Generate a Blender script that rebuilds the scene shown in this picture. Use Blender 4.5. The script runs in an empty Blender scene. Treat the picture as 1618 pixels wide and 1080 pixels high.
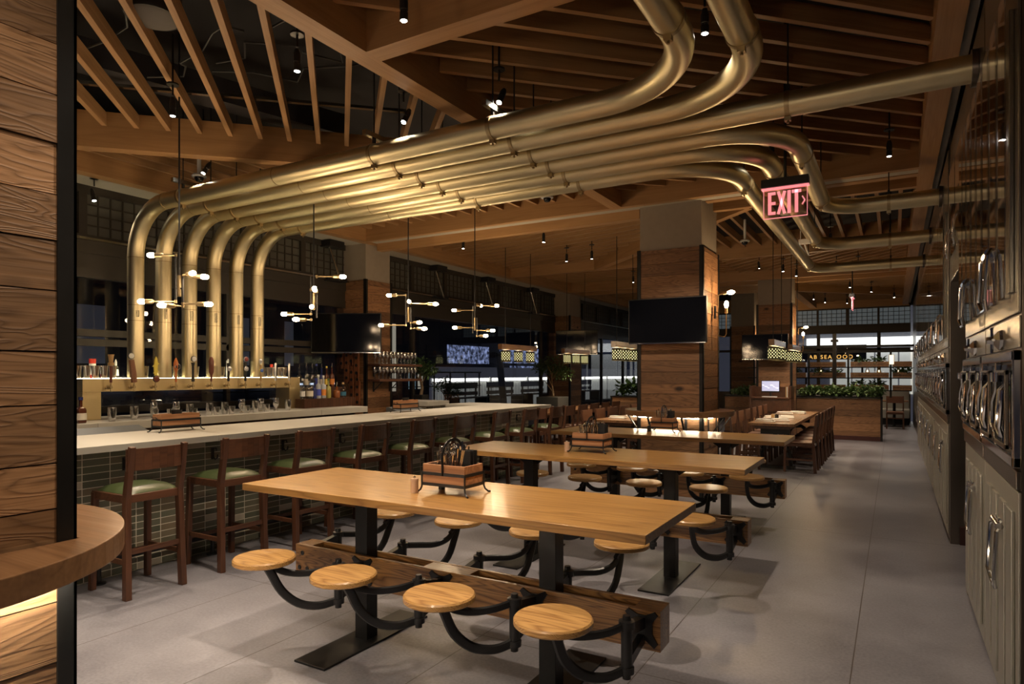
import bpy, bmesh, math, random
from mathutils import Vector, Matrix
random.seed(7)
C = bpy.context.scene
COL = C.collection
PI = math.pi
# ---------------------------------------------------------------- camera
cam = bpy.data.cameras.new('camera'); cam_o = bpy.data.objects.new('camera', cam); COL.objects.link(cam_o)
cam_o.location = (0, 0, 1.547); cam_o.rotation_euler = (PI/2, 0, math.radians(30.271))
cam.sensor_width = 36; cam.lens = 36*1034.71/1618; cam.shift_y = 49.24/1618; cam.clip_end = 200
C.camera = cam_o
# ---------------------------------------------------------------- world, exposure
w = bpy.data.worlds.new('night'); C.world = w; w.use_nodes = True
w.node_tree.nodes['Background'].inputs[0].default_value = (.012, .016, .03, 1)
w.node_tree.nodes['Background'].inputs[1].default_value = .6
C.view_settings.view_transform = 'Standard'; C.view_settings.look = 'None'
C.view_settings.gamma = 1; C.view_settings.use_curve_mapping = False
C.view_settings.exposure = 0.68
C.cycles.max_bounces = 7; C.cycles.diffuse_bounces = 4; C.cycles.glossy_bounces = 4; C.cycles.transparent_max_bounces = 16
C.cycles.caustics_reflective = False; C.cycles.caustics_refractive = False
C.cycles.sample_clamp_indirect = 4; C.cycles.use_denoising = True
WARM = (1, .80, .60)
SPOT_W = 85
# ---------------------------------------------------------------- node helpers
class NT:
    def __init__(s, name):
        s.m = bpy.data.materials.new(name); s.m.use_nodes = True; s.t = s.m.node_tree
        s.b = s.t.nodes['Principled BSDF']; s.out = s.t.nodes['Material Output']
    def n(s, typ, ins=None, **kw):
        nd = s.t.nodes.new(typ)
        for k, v in kw.items(): setattr(nd, k, v)
        for k, v in (ins or {}).items(): s.put(nd.inputs[k], v)
        return nd
    def put(s, sock, v):
        if isinstance(v, bpy.types.NodeSocket): s.t.links.new(v, sock)
        else: sock.default_value = v
    def math(s, op, a, b=0.0, c=None):
        nd = s.n('ShaderNodeMath', operation=op); s.put(nd.inputs[0], a); s.put(nd.inputs[1], b)
        if c is not None: s.put(nd.inputs[2], c)
        return nd.outputs[0]
    def ramp(s, fac, stops):
        nd = s.n('ShaderNodeValToRGB'); s.put(nd.inputs[0], fac); e = nd.color_ramp.elements
        while len(e) < len(stops): e.new(.5)
        for k, (p, c) in enumerate(stops): e[k].position = p; e[k].color = tuple(c) + (1,) if len(c) == 3 else c
        return nd.outputs[0]
    def mix(s, fac, a, b, mode='MIX'):
        nd = s.n('ShaderNodeMix', data_type='RGBA', blend_type=mode); s.put(nd.inputs[0], fac)
        s.put(nd.inputs[6], a if isinstance(a, bpy.types.NodeSocket) else tuple(a)+(1,)); s.put(nd.inputs[7], b if isinstance(b, bpy.types.NodeSocket) else tuple(b)+(1,))
        return nd.outputs[2]
    def obj(s): return s.n('ShaderNodeTexCoord').outputs['Object']
    def bump(s, h, st=.2, d=.01):
        nd = s.n('ShaderNodeBump', {'Strength': st, 'Distance': d, 'Height': h}); s.put(s.b.inputs['Normal'], nd.outputs[0])
def plain(name, c, rough=.5, metal=0, var=.12, vscale=6, emit=None, es=0, spec=.5, coat=0):
    t = NT(name); nz = t.n('ShaderNodeTexNoise', {'Vector': t.obj(), 'Scale': vscale, 'Detail': 4})
    col = t.mix(nz.outputs[0], [x*(1-var) for x in c], [min(1, x*(1+var)) for x in c])
    t.put(t.b.inputs['Base Color'], col); t.b.inputs['Metallic'].default_value = metal
    t.put(t.b.inputs['Roughness'], t.math('MULTIPLY_ADD', nz.outputs[0], .12, rough-.06))
    t.b.inputs['Specular IOR Level'].default_value = spec; t.b.inputs['Coat Weight'].default_value = coat
    if emit: t.b.inputs['Emission Color'].default_value = tuple(emit)+(1,); t.b.inputs['Emission Strength'].default_value = es
    return t.m
def emis(name, c, s):
    t = NT(name); t.b.inputs['Base Color'].default_value = (.8, .8, .8, 1)
    t.b.inputs['Emission Color'].default_value = tuple(c)+(1,); t.b.inputs['Emission Strength'].default_value = s
    return t.m
def wood(name, dark, light, axis='x', rough=.5, isl=.35, knots=False, ring=3.0, coat=0, bump=.15, mixw=.6, st=1.0):
    """long-grain timber along an axis; every separate board gets its own tone and grain offset"""
    t = NT(name); g = t.n('ShaderNodeNewGeometry'); rnd = g.outputs['Random Per Island']
    off = t.n('ShaderNodeCombineXYZ', {0: t.math('MULTIPLY', rnd, 37.0), 1: t.math('MULTIPLY', rnd, 53.0), 2: t.math('MULTIPLY', rnd, 71.0)}).outputs[0]
    v = t.n('ShaderNodeVectorMath', {0: t.obj(), 1: off}, operation='ADD').outputs[0]
    sc = {'x': (.55*st, 7, 7), 'y': (7, .55*st, 7), 'z': (7, 7, .55*st)}[axis]
    mp = t.n('ShaderNodeMapping', {'Vector': v, 'Scale': sc}).outputs[0]
    nz = t.n('ShaderNodeTexNoise', {'Vector': mp, 'Scale': .8, 'Detail': 3, 'Distortion': .6}).outputs[0]
    rings = t.math('FRACT', t.math('MULTIPLY', nz, ring*3.2))
    rings = t.math('ABSOLUTE', t.math('MULTIPLY_ADD', rings, 2, -1))
    sc2 = {'x': (2, 90, 90), 'y': (90, 2, 90), 'z': (90, 90, 2)}[axis]
    mp2 = t.n('ShaderNodeMapping', {'Vector': v, 'Scale': sc2}).outputs[0]
    fine = t.n('ShaderNodeTexNoise', {'Vector': mp2, 'Scale': 1, 'Detail': 3}).outputs[0]
    f = t.math('ADD', t.math('MULTIPLY', t.math('POWER', rings, 2.0), mixw), t.math('MULTIPLY', fine, 1-mixw))
    col = t.mix(f, light, dark)
    if knots:
        kv = t.n('ShaderNodeMapping', {'Vector': v, 'Scale': {'x': (1.6, 3, 3), 'y': (3, 1.6, 3), 'z': (3, 3, 1.6)}[axis]}).outputs[0]
        vo = t.n('ShaderNodeTexVoronoi', {'Vector': kv, 'Scale': 1.0}).outputs[0]
        col = t.mix(t.ramp(vo, [(.05, (1, 1, 1)), (.13, (0, 0, 0))]), col, [x*.25 for x in dark])
    tone = t.math('MULTIPLY_ADD', rnd, isl*2, 1-isl)
    col = t.mix(1.0, col, t.n('ShaderNodeCombineColor', {0: tone, 1: tone, 2: tone}).outputs[0], 'MULTIPLY')
    t.put(t.b.inputs['Base Color'], col); t.put(t.b.inputs['Roughness'], t.math('MULTIPLY_ADD', fine, .2, rough-.1))
    t.b.inputs['Coat Weight'].default_value = coat; t.b.inputs['Coat Roughness'].default_value = .15
    t.bump(f, bump, .004)
    return t.m
def metal(name, c, rough=.3, axis='x', streak=.1, var=.1):
    t = NT(name); sc = {'x': (1, 60, 60), 'y': (60, 1, 60), 'z': (60, 60, 1), 'n': (9, 9, 9)}[axis]
    mp = t.n('ShaderNodeMapping', {'Vector': t.obj(), 'Scale': sc}).outputs[0]
    nz = t.n('ShaderNodeTexNoise', {'Vector': mp, 'Scale': 1, 'Detail': 3}).outputs[0]
    t.put(t.b.inputs['Base Color'], t.mix(nz, [x*(1-var) for x in c], [min(1, x*(1+var)) for x in c]))
    t.b.inputs['Metallic'].default_value = 1
    t.put(t.b.inputs['Roughness'], t.math('MULTIPLY_ADD', nz, streak*2, rough-streak))
    return t.m
def thin_glass(name, tint=(1, 1, 1), refl=1.0, rough=.0, ior=1.45, haze=0):
    t = NT(name); tr = t.n('ShaderNodeBsdfTransparent', {0: tuple(tint)+(1,)}); gl = t.n('ShaderNodeBsdfGlossy', {0: (1, 1, 1, 1), 1: rough})
    bf = t.n('ShaderNodeNewGeometry').outputs['Backfacing']; fr = t.n('ShaderNodeFresnel', {0: t.math('MULTIPLY_ADD', bf, 1/ior-ior, ior)}); f = t.math('MINIMUM', t.math('MULTIPLY_ADD', fr.outputs[0], refl, haze), 1.0)
    mx = t.n('ShaderNodeMixShader', {0: f, 1: tr.outputs[0], 2: gl.outputs[0]}); t.t.links.new(mx.outputs[0], t.out.inputs[0])
    return t.m
# ---------------------------------------------------------------- materials
M = {}
M['slat'] = wood('fir slat', (.30, .155, .06), (.50, .30, .14), 'x', .5, .12, ring=1.5, bump=.03, mixw=.35)
M['beam'] = wood('fir beam', (.33, .17, .065), (.50, .29, .125), 'x', .5, .06, ring=1.5, bump=.03, mixw=.35)
M['beamy'] = wood('fir beam along', (.33, .17, .065), (.50, .29, .125), 'y', .5, .06, ring=1.5, bump=.03, mixw=.35)
M['plank'] = wood('reclaimed plank', (.09, .038, .016), (.36, .185, .085), 'y', .6, .42, True, ring=7, bump=.5, st=1.6, mixw=.5)
M['plankx'] = wood('reclaimed plank across', (.09, .038, .016), (.36, .185, .085), 'x', .6, .42, True, ring=7, bump=.5, st=1.6, mixw=.5)
M['plankn'] = wood('foreground plank', (.09, .045, .02), (.38, .21, .10), 'y', .55, .40, True, ring=8, bump=.6, st=2.2, mixw=.38)
M['oak'] = wood('honey oak', (.14, .06, .014), (.38, .205, .058), 'x', .34, .06, ring=5.2, coat=.35, bump=.08, mixw=.5)
M['oakseat'] = wood('oak seat', (.17, .07, .016), (.50, .29, .10), 'x', .32, .2, ring=11.0, coat=.3, bump=.06, mixw=.62)
M['oakbeam'] = wood('oak rail', (.07, .028, .008), (.36, .18, .055), 'x', .36, .08, ring=13.0, coat=.3, bump=.1, mixw=.75)
M['walnut'] = wood('walnut', (.032, .012, .006), (.105, .042, .02), 'z', .38, .15, ring=2, bump=.05, mixw=.4)
M['walnuty'] = wood('walnut board', (.032, .012, .006), (.105, .042, .02), 'y', .38, .15, ring=2, bump=.05, mixw=.4)
M['walntop'] = wood('walnut round top', (.11, .05, .02), (.25, .13, .058), 'x', .33, .1, ring=2, coat=.25, bump=.05, mixw=.4)
M['dtable'] = wood('dark dining top', (.10, .045, .018), (.26, .13, .055), 'y', .3, .12, ring=2, coat=.3, bump=.05)
M['crate'] = wood('cedar crate', (.20, .085, .035), (.42, .21, .10), 'x', .6, .2, ring=2.5, bump=.1)
M['riddle'] = wood('riddling rack wood', (.16, .05, .018), (.36, .13, .05), 'z', .55, .3, ring=2.5, bump=.1)
M['iron'] = plain('black cast iron', (.016, .016, .017), .36, .2, .2, 30)
M['blacksteel'] = plain('blackened steel', (.018, .018, .018), .4, .5, .25, 8)
M['darkframe'] = plain('dark bronze frame', (.045, .038, .03), .5, .2, .2, 5)
M['brass'] = metal('brushed brass duct', (.65, .57, .36), .38, 'n', .012, .03)
M['brasstower'] = metal('satin brass', (.74, .60, .33), .42, 'n', .015, .04)
M['oldbrass'] = metal('aged brass fitting', (.42, .33, .19), .38, 'n', .06)
M['chrome'] = metal('polished steel', (.72, .72, .72), .12, 'n', .04)
M['steel'] = metal('warm brushed steel', (.38, .36, .31), .25, 'n', .012, .03)
M['steeldoor'] = metal('satin steel door', (.56, .55, .49), .40, 'n', .012, .03)
M['steeldk'] = metal('dark steel frame', (.22, .19, .16), .28, 'n', .012, .03)
M['plaster'] = plain('grey plaster', (.33, .28, .22), .85, 0, .1, 12)
M['soffit'] = plain('pale plaster soffit', (.50, .47, .40), .85, 0, .06, 8)
M['deck'] = plain('black ceiling deck', (.018, .018, .02), .8, 0, .4, 1.5)
M['duct'] = plain('grey service duct', (.05, .05, .055), .6, .3, .3, 2)
M['green'] = plain('green leather', (.048, .066, .024), .34, 0, .25, 9, coat=.15)
M['counter'] = plain('cast concrete counter', (.42, .40, .345), .38, 0, .12, 7)
M['black'] = plain('matt black', (.012, .012, .012), .5, 0, .2, 20)
M['screen'] = plain('black glossy screen', (.006, .006, .007), .06, 0, .1, 3)
M['white'] = plain('white fabric', (.75, .73, .70), .8, 0, .08, 20)
M['whitep'] = plain('white plastic', (.7, .7, .68), .4, 0, .04, 10)
M['red'] = plain('red paint', (.6, .05, .03), .35, 0, .1, 10)
M['yellow'] = plain('yellow paint', (.75, .62, .10), .35, 0, .1, 10)
M['maroon'] = plain('maroon base', (.06, .018, .015), .5, 0, .2, 10)
M['fern'] = plain('fern green', (.17, .27, .11), .5, 0, .5, 9)
M['leaf'] = plain('leaf green', (.05, .10, .03), .5, 0, .6, 9)
M['leafdk'] = plain('dark leaf', (.03, .07, .02), .5, 0, .5, 9)
M['bark'] = plain('bark', (.22, .15, .09), .85, 0, .4, 30)
M['soil'] = plain('soil', (.03, .02, .015), .9, 0, .4, 30)
M['zinc'] = plain('zinc planter', (.08, .085, .085), .5, .5, .2, 6)
M['leather'] = plain('brown leather', (.11, .045, .022), .45, 0, .2, 12)
M['bulb'] = emis('lit filament bulb', (1, .72, .42), 42)
M['lens'] = emis('lit lens', (1, .93, .82), 45)
M['led'] = emis('warm led strip', (1, .88, .68), 90)
M['ledt'] = emis('tower led strip', (1, .86, .52), 34)
M['led2'] = emis('far led strip', (1, .86, .60), 30)
M['drumglow'] = emis('shade glow', (.95, .85, .38), 1.3)
M['glass'] = thin_glass('drinking glass', (.82, .82, .80), 2.4, .08, 1.5, .32)
M['winglass'] = thin_glass('window glass', (.8, .82, .85), 1.0, .01, 1.5)
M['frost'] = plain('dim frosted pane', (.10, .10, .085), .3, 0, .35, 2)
M['frostfar'] = plain('dim frosted pane far', (.14, .16, .16), .3, 0, .3, 2, emit=(.3, .36, .38), es=.10)  # far panes emit faintly so they look lit
M['plexi'] = thin_glass('clear door sheet', (.93, .92, .9), 1.3, .03, 1.5, .05)
M['exitglass'] = thin_glass('edge lit sheet', (.95, .8, .8), 1.2, .03, 1.5, .06)
M['exitred'] = emis('lit exit red', (1, .25, .28), .6)
M['siders'] = plain('spirit bottle clear', (.6, .63, .65), .15, 0, .1, 5)
def floor_mat():
    t = NT('polished concrete'); o = t.obj(); sp = t.n('ShaderNodeSeparateXYZ', {0: o})
    a = t.n('ShaderNodeTexNoise', {'Vector': o, 'Scale': .7, 'Detail': 8, 'Roughness': .65}).outputs[0]
    b = t.n('ShaderNodeTexNoise', {'Vector': o, 'Scale': 60, 'Detail': 4}).outputs[0]
    f = t.math('ADD', t.math('MULTIPLY', a, .75), t.math('MULTIPLY', b, .25))
    col = t.ramp(f, [(.34, (.095, .09, .105)), (.5, (.185, .18, .20)), (.66, (.27, .265, .29))])
    lx = t.math('ABSOLUTE', t.math('SUBTRACT', t.math('FRACT', t.math('MULTIPLY', t.math('ADD', sp.outputs[0], 3.06), 1/.955)), 0))
    ly = t.math('ABSOLUTE', t.math('FRACT', t.math('MULTIPLY', t.math('ADD', sp.outputs[1], .55), 1/3.8)))
    ln = t.math('MAXIMUM', t.math('LESS_THAN', lx, .006), t.math('LESS_THAN', ly, .0016))
    t.put(t.b.inputs['Base Color'], t.mix(ln, col, (.06, .05, .045)))
    t.put(t.b.inputs['Roughness'], t.math('MULTIPLY_ADD', a, .4, .18)); t.b.inputs['Specular IOR Level'].default_value = .4
    t.bump(b, .05, .002); return t.m
def tile_mat():
    t = NT('stacked glazed tile'); sp = t.n('ShaderNodeSeparateXYZ', {0: t.obj()})
    # tiles run along whichever of x / y the face spans: the sum is constant along the other
    s = t.math('ADD', sp.outputs[0], sp.outputs[1])
    u = t.math('MULTIPLY', s, 1/.198); v = t.math('MULTIPLY', sp.outputs[2], 1/.0535)
    idv = t.n('ShaderNodeCombineXYZ', {0: t.math('FLOOR', u), 1: t.math('FLOOR', v)}).outputs[0]
    rn = t.n('ShaderNodeTexWhiteNoise', {'Vector': idv}).outputs[0]
    col = t.ramp(rn, [(0, (.10, .105, .07)), (.35, (.17, .17, .12)), (.6, (.23, .18, .115)), (.8, (.14, .145, .10)), (.93, (.18, .17, .12)), (.95, (.52, .46, .36))])
    gu = t.math('LESS_THAN', t.math('FRACT', u), .03); gv = t.math('LESS_THAN', t.math('FRACT', v), .10); g = t.math('MAXIMUM', gu, gv)
    t.put(t.b.inputs['Base Color'], t.mix(g, col, (.75, .70, .56))); t.put(t.b.inputs['Roughness'], t.math('MULTIPLY_ADD', g, .5, .3))
    t.bump(t.math('SUBTRACT', 1, g), .4, .003); return t.m
M['floor'] = floor_mat(); M['tile'] = tile_mat()
# ---------------------------------------------------------------- mesh helpers
class MB:
    def __init__(s): s.bm = bmesh.new()
    def box(s, x0, x1, y0, y1, z0, z1):
        v = [s.bm.verts.new(p) for p in ((x0, y0, z0), (x1, y0, z0), (x1, y1, z0), (x0, y1, z0), (x0, y0, z1), (x1, y0, z1), (x1, y1, z1), (x0, y1, z1))]
        for f in ((3, 2, 1, 0), (4, 5, 6, 7), (0, 1, 5, 4), (1, 2, 6, 5), (2, 3, 7, 6), (3, 0, 4, 7)): s.bm.faces.new([v[i] for i in f])
        return s
    def bar(s, a, b, w, h, up=(0, 0, 1), w2=None, h2=None):
        """rectangular bar from a to b; w across, h along 'up'; may taper"""
        a = Vector(a); b = Vector(b); d = (b-a).normalized(); side = d.cross(Vector(up))
        if side.length < 1e-4: side = Vector((1, 0, 0))
        side.normalize(); u = side.cross(d).normalized(); w2 = w if w2 is None else w2; h2 = h if h2 is None else h2
        v = []
        for p, ww, hh in ((a, w, h), (b, w2, h2)):
            for sx, sy in ((-1, -1), (1, -1), (1, 1), (-1, 1)): v.append(s.bm.verts.new(p+side*sx*ww/2+u*sy*hh/2))
        for f in ((3, 2, 1, 0), (4, 5, 6, 7), (0, 1, 5, 4), (1, 2, 6, 5), (2, 3, 7, 6), (3, 0, 4, 7)): s.bm.faces.new([v[i] for i in f])
        return s
    def tube(s, pts, r, seg=10, caps=True, flat=None, rads=None):
        pts = [Vector(p) for p in pts]; n = len(pts); rings = []
        t0 = (pts[1]-pts[0]).normalized(); ref = Vector((0, 0, 1)) if abs(t0.z) < .9 else Vector((1, 0, 0))
        side = t0.cross(ref).normalized()
        for i, p in enumerate(pts):
            t = ((pts[min(i+1, n-1)]-p).normalized()+(p-pts[max(i-1, 0)]).normalized()); t = t.normalized() if t.length > 1e-6 else t0
            side = (side-t*side.dot(t)).normalized(); up = t.cross(side); rr = rads[i] if rads else r
            a, b = (rr, rr) if not flat else (rr, rr*flat)
            if seg == 4: rings.append([s.bm.verts.new(p+side*a*x+up*b*y) for x, y in ((-1, -1), (1, -1), (1, 1), (-1, 1))])
            else: rings.append([s.bm.verts.new(p+side*a*math.cos(2*PI*k/seg)+up*b*math.sin(2*PI*k/seg)) for k in range(seg)])
        for i in range(n-1):
            for k in range(seg): s.bm.faces.new((rings[i][k], rings[i][(k+1) % seg], rings[i+1][(k+1) % seg], rings[i+1][k]))
        if caps: s.bm.faces.new(rings[0][::-1]); s.bm.faces.new(rings[-1])
        return s
    def lathe(s, prof, c=(0, 0, 0), seg=16, axis='z', caps=True):
        rings = []
        def P(r, h, a):
            x, y = r*math.cos(a), r*math.sin(a)
            return {'z': (c[0]+x, c[1]+y, c[2]+h), 'x': (c[0]+h, c[1]+x, c[2]+y), 'y': (c[0]+x, c[1]+h, c[2]+y)}[axis]
        for r, h in prof: rings.append([s.bm.verts.new(P(max(r, 1e-4), h, 2*PI*k/seg)) for k in range(seg)])
        for i in range(len(rings)-1):
            for k in range(seg): s.bm.faces.new((rings[i][k], rings[i][(k+1) % seg], rings[i+1][(k+1) % seg], rings[i+1][k]))
        if caps: s.bm.faces.new(rings[0][::-1]); s.bm.faces.new(rings[-1])
        return s
    def prism(s, poly, z0, z1):
        a = [s.bm.verts.new((x, y, z0)) for x, y in poly]; b = [s.bm.verts.new((x, y, z1)) for x, y in poly]; n = len(poly)
        s.bm.faces.new(a[::-1]); s.bm.faces.new(b)
        for i in range(n): s.bm.faces.new((a[i], a[(i+1) % n], b[(i+1) % n], b[i]))
        return s
    def outline(s, poly, o, ux, uy, th):
        """closed outline (2-D) placed at o with axes ux, uy and thickness th"""
        o = Vector(o); ux = Vector(ux); uy = Vector(uy); nrm = ux.cross(uy).normalized()*th/2; n = len(poly)
        a = [s.bm.verts.new(o+ux*x+uy*y-nrm) for x, y in poly]; b = [s.bm.verts.new(o+ux*x+uy*y+nrm) for x, y in poly]
        s.bm.faces.new(a[::-1]); s.bm.faces.new(b)
        for i in range(n): s.bm.faces.new((a[i], a[(i+1) % n], b[(i+1) % n], b[i]))
        return s
    def rot(s, M4): bmesh.ops.transform(s.bm, matrix=M4, verts=s.bm.verts); return s
    def build(s, name, mat, parent=None, loc=(0, 0, 0), bevel=0, smooth=False, rotz=0):
        me = bpy.data.meshes.new(name); bmesh.ops.recalc_face_normals(s.bm, faces=s.bm.faces); s.bm.to_mesh(me); s.bm.free()
        if mat: me.materials.append(mat)
        if smooth:
            for p in me.polygons: p.use_smooth = True
            try: me.set_sharp_from_angle(angle=math.radians(38))
            except Exception: pass
        o = bpy.data.objects.new(name, me); COL.objects.link(o); o.location = loc; o.rotation_euler[2] = rotz
        if bevel:
            md = o.modifiers.new('bevel', 'BEVEL'); md.width = bevel; md.segments = 2; md.limit_method = 'ANGLE'
        if parent: o.parent = parent
        return o
def tag(o, label, cat, group=None, kind=None):
    if label: o['label'] = label
    if cat: o['category'] = cat
    if group: o['group'] = group
    if kind: o['kind'] = kind
    return o
def empty(name, loc, label=None, cat=None, group=None, rotz=0):
    o = bpy.data.objects.new(name, None); COL.objects.link(o); o.location = loc; o.rotation_euler[2] = rotz; o.empty_display_size = .1
    return tag(o, label, cat, group)
KIDS = {}
def copy_tree(o, parent=None):
    c = o.copy(); COL.objects.link(c)
    if parent: c.parent = parent
    for ch in o.children: copy_tree(ch, c)
    return c
def copy_at(src, loc, label, rotz=None, group=None):
    c = copy_tree(src); c.location = loc; c['label'] = label
    if rotz is not None: c.rotation_euler[2] = rotz
    if group: c['group'] = group
    return c
TRIM = [0]
def struct(mb, name, mat, bevel=0):
    if name == 'trim': TRIM[0] += 1; name = 'trim_%d' % TRIM[0]
    return tag(mb.build(name, mat, bevel=bevel), None, None, None, 'structure')
ORD = ['first', 'second', 'third', 'fourth', 'fifth', 'sixth', 'seventh', 'eighth', 'ninth', 'tenth', 'eleventh', 'twelfth', 'thirteenth', 'fourteenth', 'fifteenth', 'sixteenth']
def part_label(o, s): o['label'] = s; return o
# ================================================================ SETTING
def fbox(name, mat, *b, bevel=0): return struct(MB().box(*b), name, mat, bevel)
struct(MB().box(-8.2, 2.6, -5, 24.6, -.06, 0), 'floor', M['floor'])
struct(MB().box(-9, 3, -5, 25, 4.62, 4.7), 'ceiling', M['deck'])
ZB, ZS = 3.68, 3.87
def beam(x0, x1, y0, y1, z0=ZB, z1=None, m=None):
    m = m or (M['beam'] if abs(x1-x0) > abs(y1-y0) else M['beamy'])
    return struct(MB().box(x0, x1, y0, y1, z0, z1 or ZB+.42), 'trim', m)
def dbeam(ax, ay, bx, by, wdt, z0=ZB, h=.34):
    L = math.hypot(bx-ax, by-ay); o = struct(MB().box(-L/2, L/2, -wdt/2, wdt/2, 0, h), 'trim', M['beam'])
    o.location = ((ax+bx)/2, (ay+by)/2, z0); o.rotation_euler[2] = math.atan2(by-ay, bx-ax); return o
def clip(poly, p, d):
    """the span (t0,t1) of the line p+t*d inside a convex polygon"""
    t0, t1 = -1e9, 1e9; n = len(poly)
    for i in range(n):
        ax, ay = poly[i]; bx, by = poly[(i+1) % n]; nx, ny = -(by-ay), (bx-ax)      # inside = left of edge (ccw)
        num = (ax-p[0])*nx+(ay-p[1])*ny; den = d[0]*nx+d[1]*ny
        if abs(den) < 1e-9:
            if num > 0: return None
        elif den > 0: t0 = max(t0, num/den)
        else: t1 = min(t1, num/den)
    return (t0, t1) if t1-t0 > .25 else None
def slats(poly, ang, pitch, phase=0, z=ZS):
    a = math.radians(ang); d = (math.cos(a), math.sin(a)); nr = (-d[1], d[0])
    vals = [x*nr[0]+y*nr[1] for x, y in poly]; k = math.ceil((min(vals)-phase)/pitch)
    while k*pitch+phase < max(vals):
        o = k*pitch+phase; c = clip(poly, (nr[0]*o, nr[1]*o), d); k += 1
        if not c: continue
        L = c[1]-c[0]; m = (c[0]+c[1])/2
        s = struct(MB().box(-L/2, L/2, -.022, .022, 0, .125), 'trim', M['slat'])
        s.location = (nr[0]*o+d[0]*m, nr[1]*o+d[1]*m, z); s.rotation_euler[2] = a
# main beams
beam(-7.56, -7.40, -2.5, 24)                     # along the window side
beam(-3.19, -3.03, -2.5, 7.98)                   # long beam over the tables
beam(-3.03, .22, 3.27, 3.42)                     # cross beam
beam(.22, .375, -2.5, 24)                        # along the steel wall
beam(-7.40, .22, 7.98, 8.07)                     # grid line, two fascias and a plaster strip
struct(MB().box(-7.4, .22, 8.07, 8.24, ZB+.01, ZB+.05), 'trim', M['soffit'])
beam(-7.40, -2.88, 8.24, 8.36, ZB-.11); beam(-2.03, .22, 8.24, 8.36, ZB)
dbeam(-7.5, 2.46, -3.19, 6.77, .14)              # diagonal beam
SL = 7.071
slats([(-7.4, -1.6), (-3.19, -1.6), (-3.19, 6.60), (-7.4, 2.39)], 135, .276, .21)
slats([(-7.4, 2.75), (-3.19, 6.95), (-3.19, 7.98), (-7.4, 7.98)], 90, .275, .14)
slats([(-3.03, 3.42), (.22, 3.42), (.22, 7.98), (-3.03, 7.98)], 45, .262, .05)
slats([(-3.03, -2.2), (.22, -2.2), (.22, 3.27), (-3.03, 3.27)], 45, .262, .05)
# second bay
beam(-2.88, .22, 8.78, 8.88); beam(-7.4, .22, 12.6, 12.72); dbeam(-5.3, 12.6, -2.6, 9.9, .16); dbeam(-1.62, 8.9, -2.9, 10.2, .10)
slats([(-7.4, 8.36), (-2.9, 8.36), (-2.9, 10.1), (-5.4, 12.6), (-7.4, 12.6)], -11, .27, .1)
slats([(-1.62, 8.9), (.22, 8.9), (.22, 12.6), (-3.0, 12.6), (-3.0, 10.3)], 90, .273, .2)
slats([(-3.1, 12.72), (.22, 12.72), (.22, 15.8), (-3.1, 15.8)], -45, .245, .15)
slats([(-7.4, 12.72), (-3.1, 12.72), (-3.1, 15.6), (-7.4, 15.6)], 43, .262, .1)
beam(-7.4, .22, 15.80, 15.90, ZB); beam(-7.4, .22, 16.6, 16.72, ZB); beam(-2.4, -2.2, 18, 23.6, ZB); dbeam(-2.2, 18.5, .22, 20.9, .14)
slats([(-7.4, 16.72), (.22, 16.72), (.22, 20.2), (-7.4, 20.2)], 0, .30, .1)
slats([(-2.2, 20.2), (.22, 20.2), (.22, 23.7), (-2.2, 23.7)], 12, .33, .1)
beam(-7.4, .4, 23.7, 23.85, ZB-.02)
struct(MB().box(.379, .44, -2.5, 24, ZB+.06, ZB+.1), 'trim', M['soffit'])
struct(MB().box(-8.05, -7.56, -2.5, 24, ZB+.01, ZB+.08), 'trim', M['soffit'])
struct(MB().box(-8.2, -8.0, -2.5, 24, ZB+.08, 4.62), 'wall_left', M['deck'])
struct(MB().box(-8.2, .6, 23.9, 24.1, ZB, 4.62), 'wall_far', M['deck'])
# things in the dark ceiling void
def ceil_speaker(x, y, z, lab):
    t = empty('ceiling_speaker', (x, y, z), lab, 'speaker'); MB().lathe([(.17, 0), (.18, .02), (.18, .36), (.16, .38)], seg=28).build('speaker_body', M['black'], t, smooth=True)
    MB().lathe([(.0, -.012), (.15, -.008), (.165, .004)], seg=28, caps=False).build('grille', plain('grille grey', (.10, .09, .08), .7), t, smooth=True)
    MB().tube([(0, 0, .38), (0, 0, 4.62-z)], .008, 6).build('hanger_rod', M['black'], t)
ceil_speaker(-4.30, 2.58, 3.93, 'round black speaker hung up in the dark ceiling above the bar')
for i, (a, b) in enumerate([((-7.2, 1.9, 4.04), (-4.0, 4.9, 4.04)), ((-6.8, .4, 4.08), (-3.3, 3.2, 4.08)), ((-2.9, 4.2, 4.06), (.1, 6.6, 4.06)), ((-2.8, 9.6, 4.06), (.1, 10.2, 4.06))]):
    s = MB().bar(a, b, .045, .025); tag(s.build('strut_channel', M['steel']), '%s slotted strut channel in the dark ceiling void, counted from the bar side' % ORD[i], 'channel', 'strut channels in the ceiling')
for i, (a, b, wd) in enumerate([((-7.3, 3.2, 4.45), (-3.2, 1.1, 4.45), .5), ((-6.9, -.5, 4.21), (-5.2, 5.2, 4.21), .24), ((-2.6, 1.3, 4.42), (-2.2, 7.6, 4.42), .34)]):
    tag(MB().bar(a, b, wd, .22).build('service_duct', M['duct']), '%s dark sheet metal duct above the ceiling slats, counted from the bar side' % ORD[i], 'duct', 'service ducts above the slats')
r = random.Random(3)
for i in range(7):
    x, y = r.uniform(-6.6, -3.6), r.uniform(1.6, 3.6); p = [(x, y, 4.03)]
    for k in range(7): p.append((p[-1][0]+r.uniform(.05, .3), p[-1][1]+r.uniform(-.2, .25), 4.05+.04*math.sin(k*1.3+i)))
    tag(MB().tube(p, .008, 6).build('ceiling_cable', M['zinc']), 'thin grey cable looping in the dark ceiling void over the bar', 'cable', 'loose cables in the ceiling void over the bar')
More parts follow.
